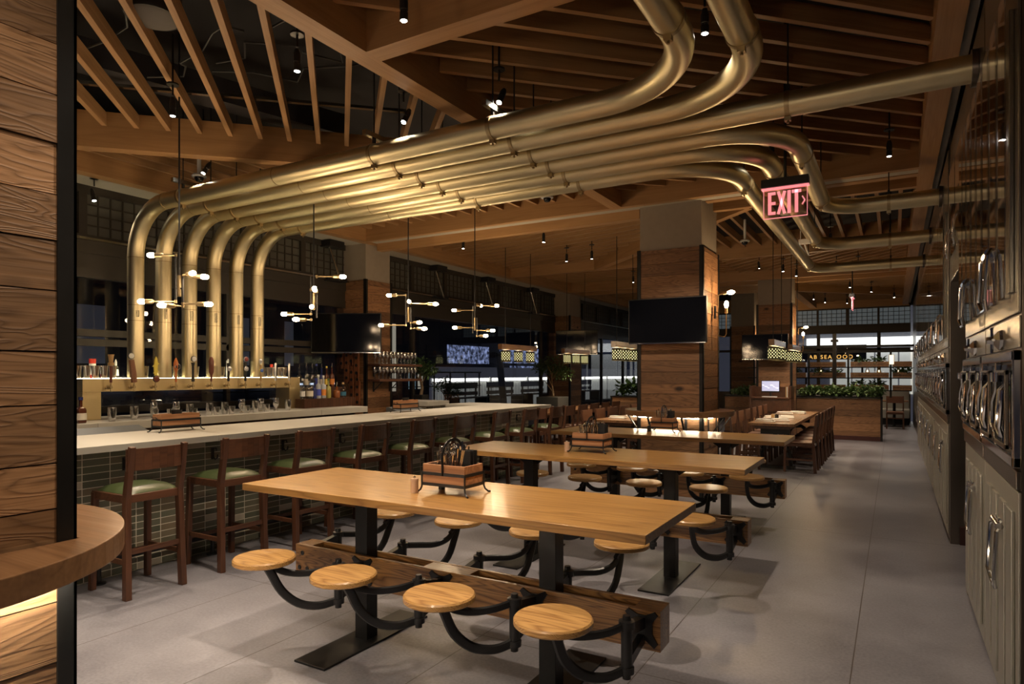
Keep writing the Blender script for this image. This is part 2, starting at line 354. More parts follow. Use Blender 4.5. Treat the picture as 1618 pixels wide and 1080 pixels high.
# ---------------------------------------------------------------- pillars (reclaimed planks below, plaster above, steel angles)
def planks(mb, face, a0, a1, p, z0, z1, th=.02, ph=.145, rnd=None):
    """boards on one face; face 'y' spans x at y=p (thickness towards -y), 'x' spans y at x=p (thickness towards +x)"""
    rnd = rnd or random.Random(5); z = z0
    while z < z1-.01:
        h = min(ph*rnd.uniform(.85, 1.15), z1-z); a = a0
        while a < a1-.01:
            b = a1 if rnd.random() < .6 else min(a1, a+rnd.uniform(.5, 1.1))
            if a1-b < .2: b = a1
            d = rnd.uniform(0, .006)
            if face == 'y': mb.box(a+.001, b-.001, p-th-d, p, z+.002, z+h-.002)
            elif face == 'Y': mb.box(a+.001, b-.001, p, p+th+d, z+.002, z+h-.002)
            elif face == 'x': mb.box(p, p+th+d, a+.001, b-.001, z+.002, z+h-.002)
            else: mb.box(p-th-d, p, a+.001, b-.001, z+.002, z+h-.002)
            a = b
        z += h
    return mb
def pillar(x0, x1, y0, y1, lab, zt=3.12, seed=1, near=False, sides='yxXY'):
    t = empty('timber_clad_pillar', ((x0+x1)/2, (y0+y1)/2, 0), None, None); t['kind'] = 'structure'; cx, cy = (x0+x1)/2, (y0+y1)/2
    hx, hy = (x1-x0)/2, (y1-y0)/2; rn = random.Random(seed); zt2 = 4.6 if near else zt
    MB().box(-hx+.03, hx-.03, -hy+.03, hy-.03, 0, 4.62).build('plaster_core', M['plaster'], t)
    py = M['plankn'] if near else M['plank']; px = M['plankx']
    planks(MB(), 'x', -hy+.02, hy-.02, hx-.03, 0, zt2, rnd=rn, ph=.15).build('side_boards', py, t)
    planks(MB(), 'y', -hx+.02, hx-.02, -hy+.03, 0, zt2, rnd=rn).build('front_boards', px, t)
    planks(MB(), 'X', -hy+.02, hy-.02, -hx+.03, 0, zt2, rnd=rn).build('side_boards', py, t)
    planks(MB(), 'Y', -hx+.02, hx-.02, hy-.03, 0, zt2, rnd=rn).build('rear_boards', px, t)
    for sx in (-1, 1):
        for sy in (-1, 1):
            m = MB(); x = sx*hx; y = sy*hy
            m.box(min(x, x-sx*.05), max(x, x-sx*.05), min(y, y-sy*.008), max(y, y-sy*.008), 0, zt2+.01); m.box(min(x, x-sx*.008), max(x, x-sx*.008), min(y, y-sy*.05), max(y, y-sy*.05), 0, zt2+.01)
            m.build('corner_angle', M['blacksteel'], t)
    return t
P0 = pillar(-2.90, -2.045, .15, 1.003, '', near=True, seed=11)
P1 = pillar(-2.88, -2.03, 8.15, 9.0, '', seed=4)
P2 = pillar(-2.76, -1.985, 15.95, 16.7, '', seed=6)
P3 = pillar(-8.2, -7.5, 8.08, 8.74, '', seed=8, zt=3.09)
P4 = pillar(-8.2, -7.5, 15.95, 16.7, '', seed=9, zt=3.09)
P5 = pillar(-4.75, -3.95, 22.6, 23.3, '', seed=12, zt=3.1)
# ---------------------------------------------------------------- round drink tables that ring two pillars
def ring_table(cx, cy, hx, hy, lab):
    t = empty('round_drink_table', (cx, cy, 0), lab, 'table'); n = 72
    bm = MB(); o = [(.7*math.cos(2*PI*k/n), .7*math.sin(2*PI*k/n)) for k in range(n)]
    def sq(a):
        c, s = math.cos(a), math.sin(a); k = min((hx+.004)/max(abs(c), 1e-6), (hy+.004)/max(abs(s), 1e-6)); return (k*c, k*s)
    i = [sq(2*PI*k/n) for k in range(n)]
    V = [[bm.bm.verts.new((p[0], p[1], z)) for p in ring] for ring, z in ((i, 1.07), (o, 1.07), (o, 1.0), (i, 1.0))]
    for a in range(4):
        for k in range(n): bm.bm.faces.new((V[a][k], V[a][(k+1) % n], V[(a+1) % 4][(k+1) % n], V[(a+1) % 4][k]))
    bm.build('tabletop', M['walntop'], t, bevel=.003)
    for sx, sy in ((1, 0), (-1, 0), (0, 1), (0, -1)):
        for q in (-.5, .5):
            if (sx == 1 or sy == 1) and cy < 2: continue
            bx, by = (sx*hx if sx else q*hx, sy*hy if sy else q*hy); ox, oy = bx+sx*.20, by+sy*.20
            m = MB(); m.bar((bx+sx*.012, by+sy*.012, .7), (bx+sx*.012, by+sy*.012, .998), .03, .012, up=(sx, sy, 0)); m.bar((bx+sx*.02, by+sy*.02, .74), (ox, oy, .99), .025, .012, up=(sx, sy, .2))
            m.bar((bx+sx*.01, by+sy*.01, .992), (ox, oy, .992), .03, .012); m.build('bracket', M['iron'], t)
    for sx, sy in ((1, 0), (-1, 0), (0, 1), (0, -1)):
        m = MB(); q = .9
        if sx: m.box(sx*(hx+.055)-.008, sx*(hx+.055)+.008, -hy*q, hy*q, .982, .998)
        else: m.box(-hx*q, hx*q, sy*(hy+.055)-.008, sy*(hy+.055)+.008, .982, .998)
        part_label(m.build('light_strip', M['led'] if cy < 2 else M['led2'], t), 'glowing warm light strip under the tabletop')
    return t
ring_table(-2.4725, .5765, .4275, .4265, 'round walnut drink table wrapped around the plank pillar in the left foreground')
ring_table(-2.455, 8.575, .425, .425, 'round walnut drink table wrapped around the plank pillar behind the communal tables')
# ---------------------------------------------------------------- window walls
def window_left(y0, y1, rail=True, mull=()):
    X = -8.0; n = [0]
    global WN
    WN += 1; t = empty('window_%d' % WN, (X, (y0+y1)/2, 0)); t['kind'] = 'structure'; yc = (y0+y1)/2; a, b = y0-yc, y1-yc
    m = MB(); m.box(-.05, .05, a, b, 3.60, ZB+.02); m.box(-.05, .05, a, b, 3.08, 3.13)
    k = a; mm = []
    while k < b-.01: m.box(-.05, .05, k, k+.09, 3.13, 3.60); mm.append(k); k += 1.07
    m.build('clerestory_frame', M['darkframe'], t)
    g = MB()
    for k in mm:
        for j in range(1, 7): g.box(-.015, .015, k+.09+j*.14-.008, k+.09+j*.14+.008, 3.13, 3.60)
    for j in range(1, 4): g.box(-.015, .015, a, b, 3.13+j*.1175-.008, 3.13+j*.1175+.008)
    g.build('glazing_bars', M['darkframe'], t)
    MB().box(-.003, .003, a, b, 3.13, 3.60).build('pane', M['frost'], t)
    m = MB(); m.box(-.10, .06, a, b, 2.92, 3.06); m.box(-.02, .04, a, b, 2.76, 2.92); m.box(-.08, .05, a, b, 2.64, 2.76); m.build('header_beam', M['darkframe'], t)
    part_label(MB().box(-.06, .13, a, b, 3.06, 3.085).build('ledge', M['steel'], t), 'pale metal ledge')
    if rail:
        m = MB(); m.box(-.05, .05, a, b, 1.97, 2.05); m.box(-.05, .04, a, b, 1.86, 1.94)
        for q in mull: m.box(-.04, .04, q-yc-.03, q-yc+.03, 0, 2.64)
        m.box(-.05, .05, a, b, 1.08, 1.16); m.box(-.05, .05, a, b, .88, .93); m.build('transom_rails', M['darkframe'], t)
    else:
        m = MB()
        for q in mull: m.box(-.04, .04, q-yc-.035, q-yc+.035, 0, 2.64)
        m.box(-.04, .04, a, b, 0, .08); m.build('mullions', M['darkframe'], t)
    MB().box(-.004, .004, a, b, .02, 2.64).build('pane', M['winglass'], t)
WN = 0
window_left(-2.5, 8.08, True, (.5, 3.2, 5.85))
window_left(8.74, 15.95, False, (9.9, 15.2))
window_left(16.7, 23.9, False, (17.4, 19.3, 21.2, 23.0))
# folding-door brackets hanging at the clerestory
for i, (y, ln) in enumerate(((10.55, .8), (12.4, .8), (14.5, .6), (7.7, .5))):
    t = empty('folding_door_bracket', (-7.93, y, ZB), '%s black folding door bracket below the pale soffit over the left windows' % ORD[i], 'bracket', 'folding door brackets over the left windows')
    MB().box(-.05, .18, -.16, .16, -.1, .005).build('mount', M['iron'], t, bevel=.01)
    MB().tube([(.05, -.05, -.1), (.12, .12, -.62)], .018, 8).build('arm', M['steel'], t, smooth=True); MB().box(-.02, .12, -.1, .28, -.64, -.59).build('shoe', M['iron'], t)
# far window wall (y = 23.9)
t = empty('window_4', (0, 23.9, 0)); t['kind'] = 'structure'
m = MB(); m.box(-8.2, .44, -.06, .06, 3.62, ZB+.02); m.box(-8.2, .44, -.06, .06, 3.05, 3.12)
for k in range(9): x = -7.5+k*.88+.03; m.box(x-(.05 if k % 2 else .03), x+(.05 if k % 2 else .03), -.06, .06, 3.12, 3.62)
m.build('clerestory_frame', M['darkframe'], t); g = MB()
for k in range(60): x = -8.1+k*.147; g.box(x-.008, x+.008, -.015, .015, 3.12, 3.62)
for j in (1, 2, 3): g.box(-8.2, .44, -.015, .015, 3.12+j*.125-.008, 3.12+j*.125+.008)
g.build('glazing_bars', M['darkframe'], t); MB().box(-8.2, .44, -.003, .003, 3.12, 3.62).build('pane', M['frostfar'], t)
MB().box(-8.2, .44, -.1, .1, 2.84, 3.05).build('header_beam', M['darkframe'], t)
m = MB()
for x in (-7.2, -5.6, -3.9, -2.17, -.42): m.box(x-.05, x+.05, -.05, .05, 0, 2.84)
m.box(-8.2, .44, -.05, .05, 2.28, 2.36); m.build('mullions', M['darkframe'], t); MB().box(-8.2, .44, -.004, .004, .9, 2.84).build('pane', M['winglass'], t)
MB().box(-8.2, .44, -.08, .08, 0, .9).build('low_wall', M['plaster'], t)
# ---------------------------------------------------------------- right steel wall
struct(MB().box(.5, .62, -2.5, 5.60, 0, 4.62), 'wall_right', M['steeldk']); struct(MB().box(.5, .62, 7.16, 24, 0, 4.62), 'wall_right_far', M['steeldk']); struct(MB().box(.5, .62, 5.6, 7.16, 2.36, 4.62), 'wall_right_over_opening', M['steeldk'])
struct(MB().box(.44, .5, 5.54, 5.62, 0, 4.62).box(.44, .5, 7.14, 7.22, 0, 4.62), 'trim', M['steeldk'])
struct(MB().box(.62, 2.5, 5.5, 5.6, 0, 2.6).box(.62, 2.5, 7.16, 7.26, 0, 2.6).box(2.5, 2.6, 5.5, 7.26, 0, 2.6).box(.62, 2.6, 5.5, 7.26, 2.4, 2.5), 'wall_passage', M['black'])
struct(MB().box(.51, 2.5, 7.12, 7.16, .001, .16), 'baseboard_passage', M['maroon'])
def ring_handle(mb, y, z, w=.16, h=.26, x=-.05):
    mb.tube([(x+.02, y-w*.28, z+h*.42), (x, y-w*.5, z+h*.30), (x-.01, y-w*.5, z-h*.35), (x, y-w*.3, z-h*.5), (x, y+w*.3, z-h*.5), (x-.01, y+w*.5, z-h*.35), (x, y+w*.5, z+h*.3), (x+.02, y+w*.28, z+h*.42), (x+.02, y-w*.28, z+h*.42)], .009, 8)
    return mb
def steel_unit(y0, y1, z0=0, transom=False):
    """one bay of the steel cooler wall; local origin at the wall face, floor level, mid bay"""
    t = empty('steel_cooler_bay', (.44, (y0+y1)/2, 0)); L = (y1-y0)/2-.012
    if transom:
        MB().box(0, .055, -L, L, 2.37, 3.6).build('upper_panel', M['steel'], t, bevel=.006)
        p = MB().box(-.018, -.008, -L*.85, -L*.05, 2.55, 3.3).box(-.018, -.008, L*.05, L*.85, 2.55, 3.3).build('clear_sheet', M['plexi'], t)
        ring_handle(MB(), -L*.5, 2.66).build('ring_handle', M['chrome'], t, smooth=True); ring_handle(MB(), L*.5, 2.66).build('ring_handle', M['chrome'], t, smooth=True); return t
    MB().box(0, .055, -L, L, .02, 3.62).build('bay_body', M['steeldk'], t)
    # lower door with vertical ribs
    d = MB().box(-.012, 0, -L, L, .06, 1.07)
    for q in (-.72, -.32, .12, .55): d.box(-.026, -.012, L*q-.075, L*q+.075, .14, .98)
    d = d.build('lower_door', M['steeldoor'], t, bevel=.004)
    h = MB().box(-.04, -.026, -.05-.28*L, .05-.28*L, .84, .90); h.tube([(-.04, -.10-.28*L, .87), (-.04, .10-.28*L, .87)], .016, 10); ring_handle(h, -.28*L, .75, .21, .32); h.build('latch_handle', M['chrome'], d, smooth=True)
    MB().box(-.02, 0, -L, L, 1.08, 1.155).build('rail', M['steeldk'], t, bevel=.004)
    # window boxes
    f = MB(); f.box(-.03, 0, -L, -L+.035, 1.165, 1.64); f.box(-.03, 0, L-.035, L, 1.165, 1.64); f.box(-.03, 0, -L, L, 1.165, 1.21); f.box(-.03, 0, -L, L, 1.595, 1.64); f.box(-.03, 0, -.018, .018, 1.21, 1.595)
    f = f.build('window_box', M['chrome'], t, bevel=.005)
    for s in (-1, 1):
        i = MB(); c = s*L*.5; i.box(-.045, -.03, c-L*.33, c-L*.33+.022, 1.23, 1.56); i.box(-.045, -.03, c+L*.33-.022, c+L*.33, 1.23, 1.56); i.box(-.045, -.03, c-L*.33, c+L*.33, 1.23, 1.252); i.box(-.045, -.03, c-L*.33, c+L*.33, 1.538, 1.56)
        i.build('inner_frame', M['steel'], f, bevel=.003); MB().box(-.006, -.002, c-L*.42, c+L*.42, 1.22, 1.585).build('dark_pane', M['screen'], f)
        h = ring_handle(MB(), c-.07, 1.40, .10, .24, -.045); h.tube([(-.05, c+.07, 1.29), (-.058, c+.10, 1.32), (-.058, c+.10, 1.42), (-.05, c+.06, 1.47), (-.05, c+.06, 1.53)], .010, 8); h.lathe([(.022, -.02), (.022, .02)], (-.06, c-.07, 1.53), 10); h.build('lever_handle', M['chrome'], f, smooth=True)
    # star knob band
    MB().box(-.008, 0, -L, L, 1.65, 1.78).build('knob_band', M['steel'], t, bevel=.003)
    k = MB().lathe([(.004, -.07), (.018, -.065), (.022, -.04), (.05, -.02), (.055, -.008)], (0, -.05, 1.70), 6, 'x'); k.tube([(-.045, -.05, 1.64), (-.045, -.05, 1.76)], .007, 6); k.tube([(-.045, -.11, 1.70), (-.045, .01, 1.70)], .007, 6); k.build('star_knob', M['chrome'], t)
    # tall upper door
    u = MB().box(-.012, 0, -L, L, 1.79, 3.60).build('upper_door', M['steel'], t, bevel=.004)
    for q in (-.74, -.22, .30, .80):
        MB().box(-.052, -.046, L*q-.095, L*q+.085, 1.86, 3.12-.0).build('clear_sheet', M['plexi'], u)
        MB().box(-.03, -.012, L*q-.05, L*q+.04, 1.88, 3.05).build('bright_strip', M['chrome'] if q > .7 else M['steel'], u, bevel=.003)
    ring_handle(MB().tube([(-.06, -.12, 2.1), (-.06, .02, 2.1)], .022, 8), -.05, 1.99, .24, .30, -.075).build('ring_handle', M['chrome'], u, smooth=True)
    return t
u0 = steel_unit(4.40, 5.53); tag(u0, 'brushed steel cooler bay with latched doors just before the dark doorway', 'cooler bay', 'steel cooler bays along the right wall')
copy_at(u0, (.44, 3.835, 0), 'brushed steel cooler bay nearest the camera, cut by the right edge')
k = 7.24+.56; i = 0
while k < 15.6:
    copy_at(u0, (.44, k, 0), '%s steel cooler bay beyond the dark doorway' % ORD[i]); k += 1.09; i += 1
tt = steel_unit(5.62, 7.14, transom=True); tag(tt, 'steel transom panel with ring handles over the dark doorway', 'panel')
# beyond the steel wall the right side is a timber-free dark partition
def text_mesh(name, body, size, loc, rot, mat, space=1.0, line=1.0, ext=.01):
    cu = bpy.data.curves.new(name, 'FONT'); cu.body = body; cu.size = size; cu.extrude = ext; cu.space_character = space; cu.space_line = line
    tmp = bpy.data.objects.new('tmp_text', cu); COL.objects.link(tmp); bpy.context.view_layer.update()
    me = bpy.data.meshes.new_from_object(tmp.evaluated_get(bpy.context.evaluated_depsgraph_get())); bpy.data.objects.remove(tmp); me.materials.clear(); me.materials.append(mat)
    o = bpy.data.objects.new(name, me); COL.objects.link(o); o.location = loc; o.rotation_euler = rot; return o
# ---------------------------------------------------------------- exterior seen through the glass
ext = plain('night paving', (.05, .05, .05), .8); struct(MB().box(-60, 40, -10, 90, -1.3, -1.2), 'floor_outside', ext)
def building(name, lab, b, mat, wins):
    t = empty(name, ((b[0]+b[1])/2, (b[2]+b[3])/2, -1.2), lab, 'building'); cx, cy = t.location.x, t.location.y
    MB().box(b[0]-cx, b[1]-cx, b[2]-cy, b[3]-cy, 0, b[4]+1.2).build('facade', mat, t)
    for w_, wm in wins:
        MB().box(w_[0]-cx, w_[1]-cx, w_[2]-cy, w_[3]-cy, w_[4]+1.2, w_[5]+1.2).build('window', wm, t)
    return t
dkf = plain('dark facade', (.035, .035, .04), .7, 0, .4, .6); grf = plain('grey facade', (.16, .165, .18), .7, 0, .2, .5, emit=(.10, .10, .13), es=.22)  # grey facade emits a little, standing in for light falling on it
def litwin(name, c, s, sc=2.2):
    t = NT(name); v = t.n('ShaderNodeTexNoise', {'Vector': t.obj(), 'Scale': 3.2, 'Detail': 5, 'Roughness': .7}).outputs[0]
    col = t.ramp(v, [(.42, tuple(x*.05*s for x in c)), (.55, tuple(x*.6*s for x in c)), (.68, tuple(x*1.4*s for x in c))])
    e = t.n('ShaderNodeEmission', {0: col, 1: 1.0}); t.t.links.new(e.outputs[0], t.out.inputs[0]); return t.m
blue = litwin('blue lit shop window', (.42, .50, .85), .55); cold = emis('cold lit window', (.45, .75, .85), .16); wl = emis('warm lit window', (.8, .7, .5), .3); wsoft = emis('bright canopy soffit', (1, .96, .86), 1.5)
building('city_building', 'dark building with blue lit shop windows across the terrace', (-30, -25, 8, 60, 9), dkf,
  [((-25.05, -24.95, 34.5, 39.5, 2.2, 3.4), blue), ((-25.05, -24.95, 41, 47, 2.3, 3.5), blue), ((-25.05, -24.95, 35.4, 39.5, 1.75, 1.95), blue), ((-25.05, -24.95, 42.5, 46.5, 1.9, 2.1), blue),
   ((-25.05, -24.95, 30.6, 31.2, .6, 1.9), cold), ((-25.05, -24.95, 31.4, 31.9, .6, 2.1), wl), ((-25.05, -24.95, 28.4, 29.4, .5, 4.4), wl)]
  + [((-25.05, -24.95, 9+k*3.1, 9.5+k*3.1+.6*(k % 2), 1.9, 4.0), emis('dim window %d' % k, (.6, .55, .55), .012)) for k in range(5)])
tag(MB().box(-24.85, -24.75, 8.2, 28, -1.2, 1.1).build('street_kiosk', dkf), 'low dark street wall outside carrying the light tubes', 'wall')
for k in range(9):
    tag(MB().box(-24.80, -24.65, 8.5+k*2.2, 8.5+k*2.2+1.2, .98, 1.06).build('street_light_tube', emis('street tube %d' % k, (.8, .85, 1), 2.2)), 'cold white light tube glowing low outside behind the beer taps', 'light', 'light tubes outside behind the taps')
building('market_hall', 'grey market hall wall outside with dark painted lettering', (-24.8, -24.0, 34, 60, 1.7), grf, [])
to = text_mesh('painted_words', 'We B\nSu', 1.0, (-23.95, 43.2, .75), (PI/2, 0, PI/2), M['black'], 1, .8)
mh = bpy.data.objects['market_hall']; to.location = Vector(to.location)-Vector(mh.location); to.parent = mh
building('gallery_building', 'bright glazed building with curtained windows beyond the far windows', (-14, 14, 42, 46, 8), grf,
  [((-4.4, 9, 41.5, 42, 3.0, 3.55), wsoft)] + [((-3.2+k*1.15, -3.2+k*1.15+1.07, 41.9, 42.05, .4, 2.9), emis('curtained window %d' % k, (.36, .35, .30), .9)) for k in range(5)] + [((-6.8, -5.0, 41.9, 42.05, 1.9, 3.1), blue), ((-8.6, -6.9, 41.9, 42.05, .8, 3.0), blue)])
sb = empty('sign_board', (-2.9, 40.35, -1.2), 'dark navy board with small amber lit lettering outside the far window', 'sign board')
MB().box(-1.6, 1.6, -.05, .05, 3.5, 4.3).build('board', plain('navy board', (.02, .025, .05), .4), sb)
for x in (-1.4, 1.4): MB().box(x-.05, x+.05, -.05, .05, 0, 3.5).build('post', M['black'], sb)
to = text_mesh('amber_letters', 'AB SEAFOOD', .3, (-1.25, -.075, 3.55), (PI/2, 0, 0), emis('amber sign', (1, .5, .1), 1.2), 1.3); to.parent = sb
# terrace outside the left windows: railing, benches, lit wall
m = MB()
for k in range(12): m.box(-13.02, -12.98, 10+k*.9, 10.04+k*.9, -.05, 1.6)
m.box(-13.03, -12.97, 9, 20, 1.55, 1.6); m.box(-13.03, -12.97, 9, 20, 1.10, 1.13); tag(m.build('terrace_railing', M['zinc']), 'grey metal railing running along the terrace outside the left windows', 'railing')
lw = emis('lit terrace wall', (1, .95, .82), .5)
t = empty('terrace_shelter', (-15.5, 33, .75), 'pale lit terrace shelter wall outside the left windows', 'shelter')
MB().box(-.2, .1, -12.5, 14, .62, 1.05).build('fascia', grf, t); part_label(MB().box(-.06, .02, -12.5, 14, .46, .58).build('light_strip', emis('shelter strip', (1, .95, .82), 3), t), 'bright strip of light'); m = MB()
for k in range(88): m.box(-.12, -.06, -12.4+k*.3, -12.4+k*.3+.19, -.9, .42)
m.build('slatted_panel', plain('pale slats', (.6, .6, .55), .7, emit=(.9, .9, .8), es=.10), t); MB().box(-.22, -.14, -12.5, 14, -1.95, .6).build('rear_panel', grf, t)  # slats emit faintly, standing in for light on them
for k in range(8): MB().box(.02, .10, -11.9+k*3.4, -11.8+k*3.4, -1.95, .62).build('post', M['whitep'], t)
for i in range(5):
    t = empty('terrace_bench', (-11.9, 17.6+i*2.4, .32), '%s dark timber bench on the terrace outside, counted from the left' % ORD[i], 'bench', 'benches on the terrace')
    MB().box(-.25, .25, -.9, .9, .42, .46).build('seat', M['walnuty'], t); MB().box(-.27, -.23, -.9, .9, .72, .92).build('backrest', M['walnuty'], t); MB().box(-.27, -.23, -.9, .9, .5, .62).build('backrest_slat', M['walnuty'], t)
    for y in (-.8, .8): MB().box(-.27, .2, y-.03, y+.03, 0, .42).build('leg', M['black'], t); MB().box(-.27, -.23, y-.03, y+.03, .42, .8).build('upright', M['black'], t)
struct(MB().box(-15.2, -8.2, 8.5, 48, -.1, 0).box(-12.4, -11.4, 16.4, 29, 0, .32), 'floor_terrace', ext)
t = empty('leaning_pole', (-10.6, 17.6, 0), 'thick pale grey leaning column outside the left windows', 'column'); MB().tube([(0, .15, 0), (0, -.25, 2.2)], .11, 14).build('shaft', M['zinc'], t, smooth=True)
# ================================================================ BAR
t = empty('bar_counter', (-5.3, 4.5, 0), 'long bar with pale concrete top and dark stacked tile front', 'bar')
m = MB(); ys = [-1.5, 1.1, 3.46, 6.0, 8.0, 9.55]
for a, b in zip(ys, ys[1:]): m.box(-.48, .47, a+.0015-4.5, b-.0015-4.5, .985, 1.035)
m.box(-1.15, -.482, 4.35, 5.05, .985, 1.035); m.build('worktop', M['counter'], t, bevel=.003)
MB().box(-.40, .17, -6, 4.82, .10, .985).box(-1.1, -.40, 4.43, 4.9, .1, .985).build('tiled_front', M['tile'], t)
MB().box(-.38, .15, -6, 4.8, 0, .10).build('toe_kick', M['tile'], t)
m = MB(); m.tube([(.26, -6, .17), (.26, 4.7, .17)], .028, 10)
fr = m.build('foot_rail', M['iron'], t, smooth=True)
for k in range(12):
    y = -5.6+k*.93; MB().tube([(.26, y, 0), (.26, y, .17)], .018, 8).lathe([(.05, 0), (.05, .012), (.03, .02)], (.26, y, 0), 12).build('rail_post', M['iron'], fr, smooth=True)
for k in range(14):
    y = -5.45+k*.76; h = MB().box(.17, .18, y-.012, y+.012, .80, .90); h.tube([(.18, y, .89), (.225, y, .90), (.23, y, .875)], .006, 6); h.tube([(.18, y, .82), (.21, y, .80), (.24, y, .815), (.245, y, .845)], .006, 6); h.build('coat_hook', M['iron'], t, smooth=True)
# back shelf, wall cabinets
t = empty('back_bar', (-7.1, 4.6, 0), 'raised back bar shelf of pale concrete under the beer tower', 'back bar')
m = MB()
for a, b in zip((.5, 3.4, 6.22), (3.4, 6.22, 7.1)): m.box(-.5, .55, a-4.6+.0015, b-4.6-.0015, .99, 1.07)
m.build('worktop', M['counter'], t, bevel=.003); MB().box(-.45, .45, -4.0, 2.35, 0, .99).build('cabinet', M['walnuty'], t)
m = MB()
for k in range(8): m.box(.45, .462, -3.9+k*.78, -3.9+k*.78+.74, .12, .93)
m.build('door_panels', M['steel'], t)
t = empty('side_counter', (-7.18, 8.97, 0), 'short pale counter with tiled front beside the window pillar', 'counter')
MB().box(-.3, .42, -.19, .42, .99, 1.07).build('worktop', M['counter'], t, bevel=.003); MB().box(-.28, .36, -.15, .38, 0, .99).build('tiled_front', M['tile'], t)
for lab, x, y, rz, L in (('near end of the bar, behind the taps side', -5.92, 3.05, 0, .85), ('middle of the bar by the small planted crate', -6.0, 7.3, 0, .6)):
    t = empty('order_terminal', (x, y, 0), 'low dark grey hooded terminal at the '+lab, 'terminal')
    MB().outline([(-.12, .96), (.10, .96), (.10, 1.02), (-.08, 1.075), (-.12, 1.07)], (0, 0, 0), (1, 0, 0), (0, 0, 1), L).build('hood', M['zinc'], t, bevel=.004)
    MB().box(-.1, .08, -L*.4, L*.4, 0, .962).build('stand', M['black'], t)
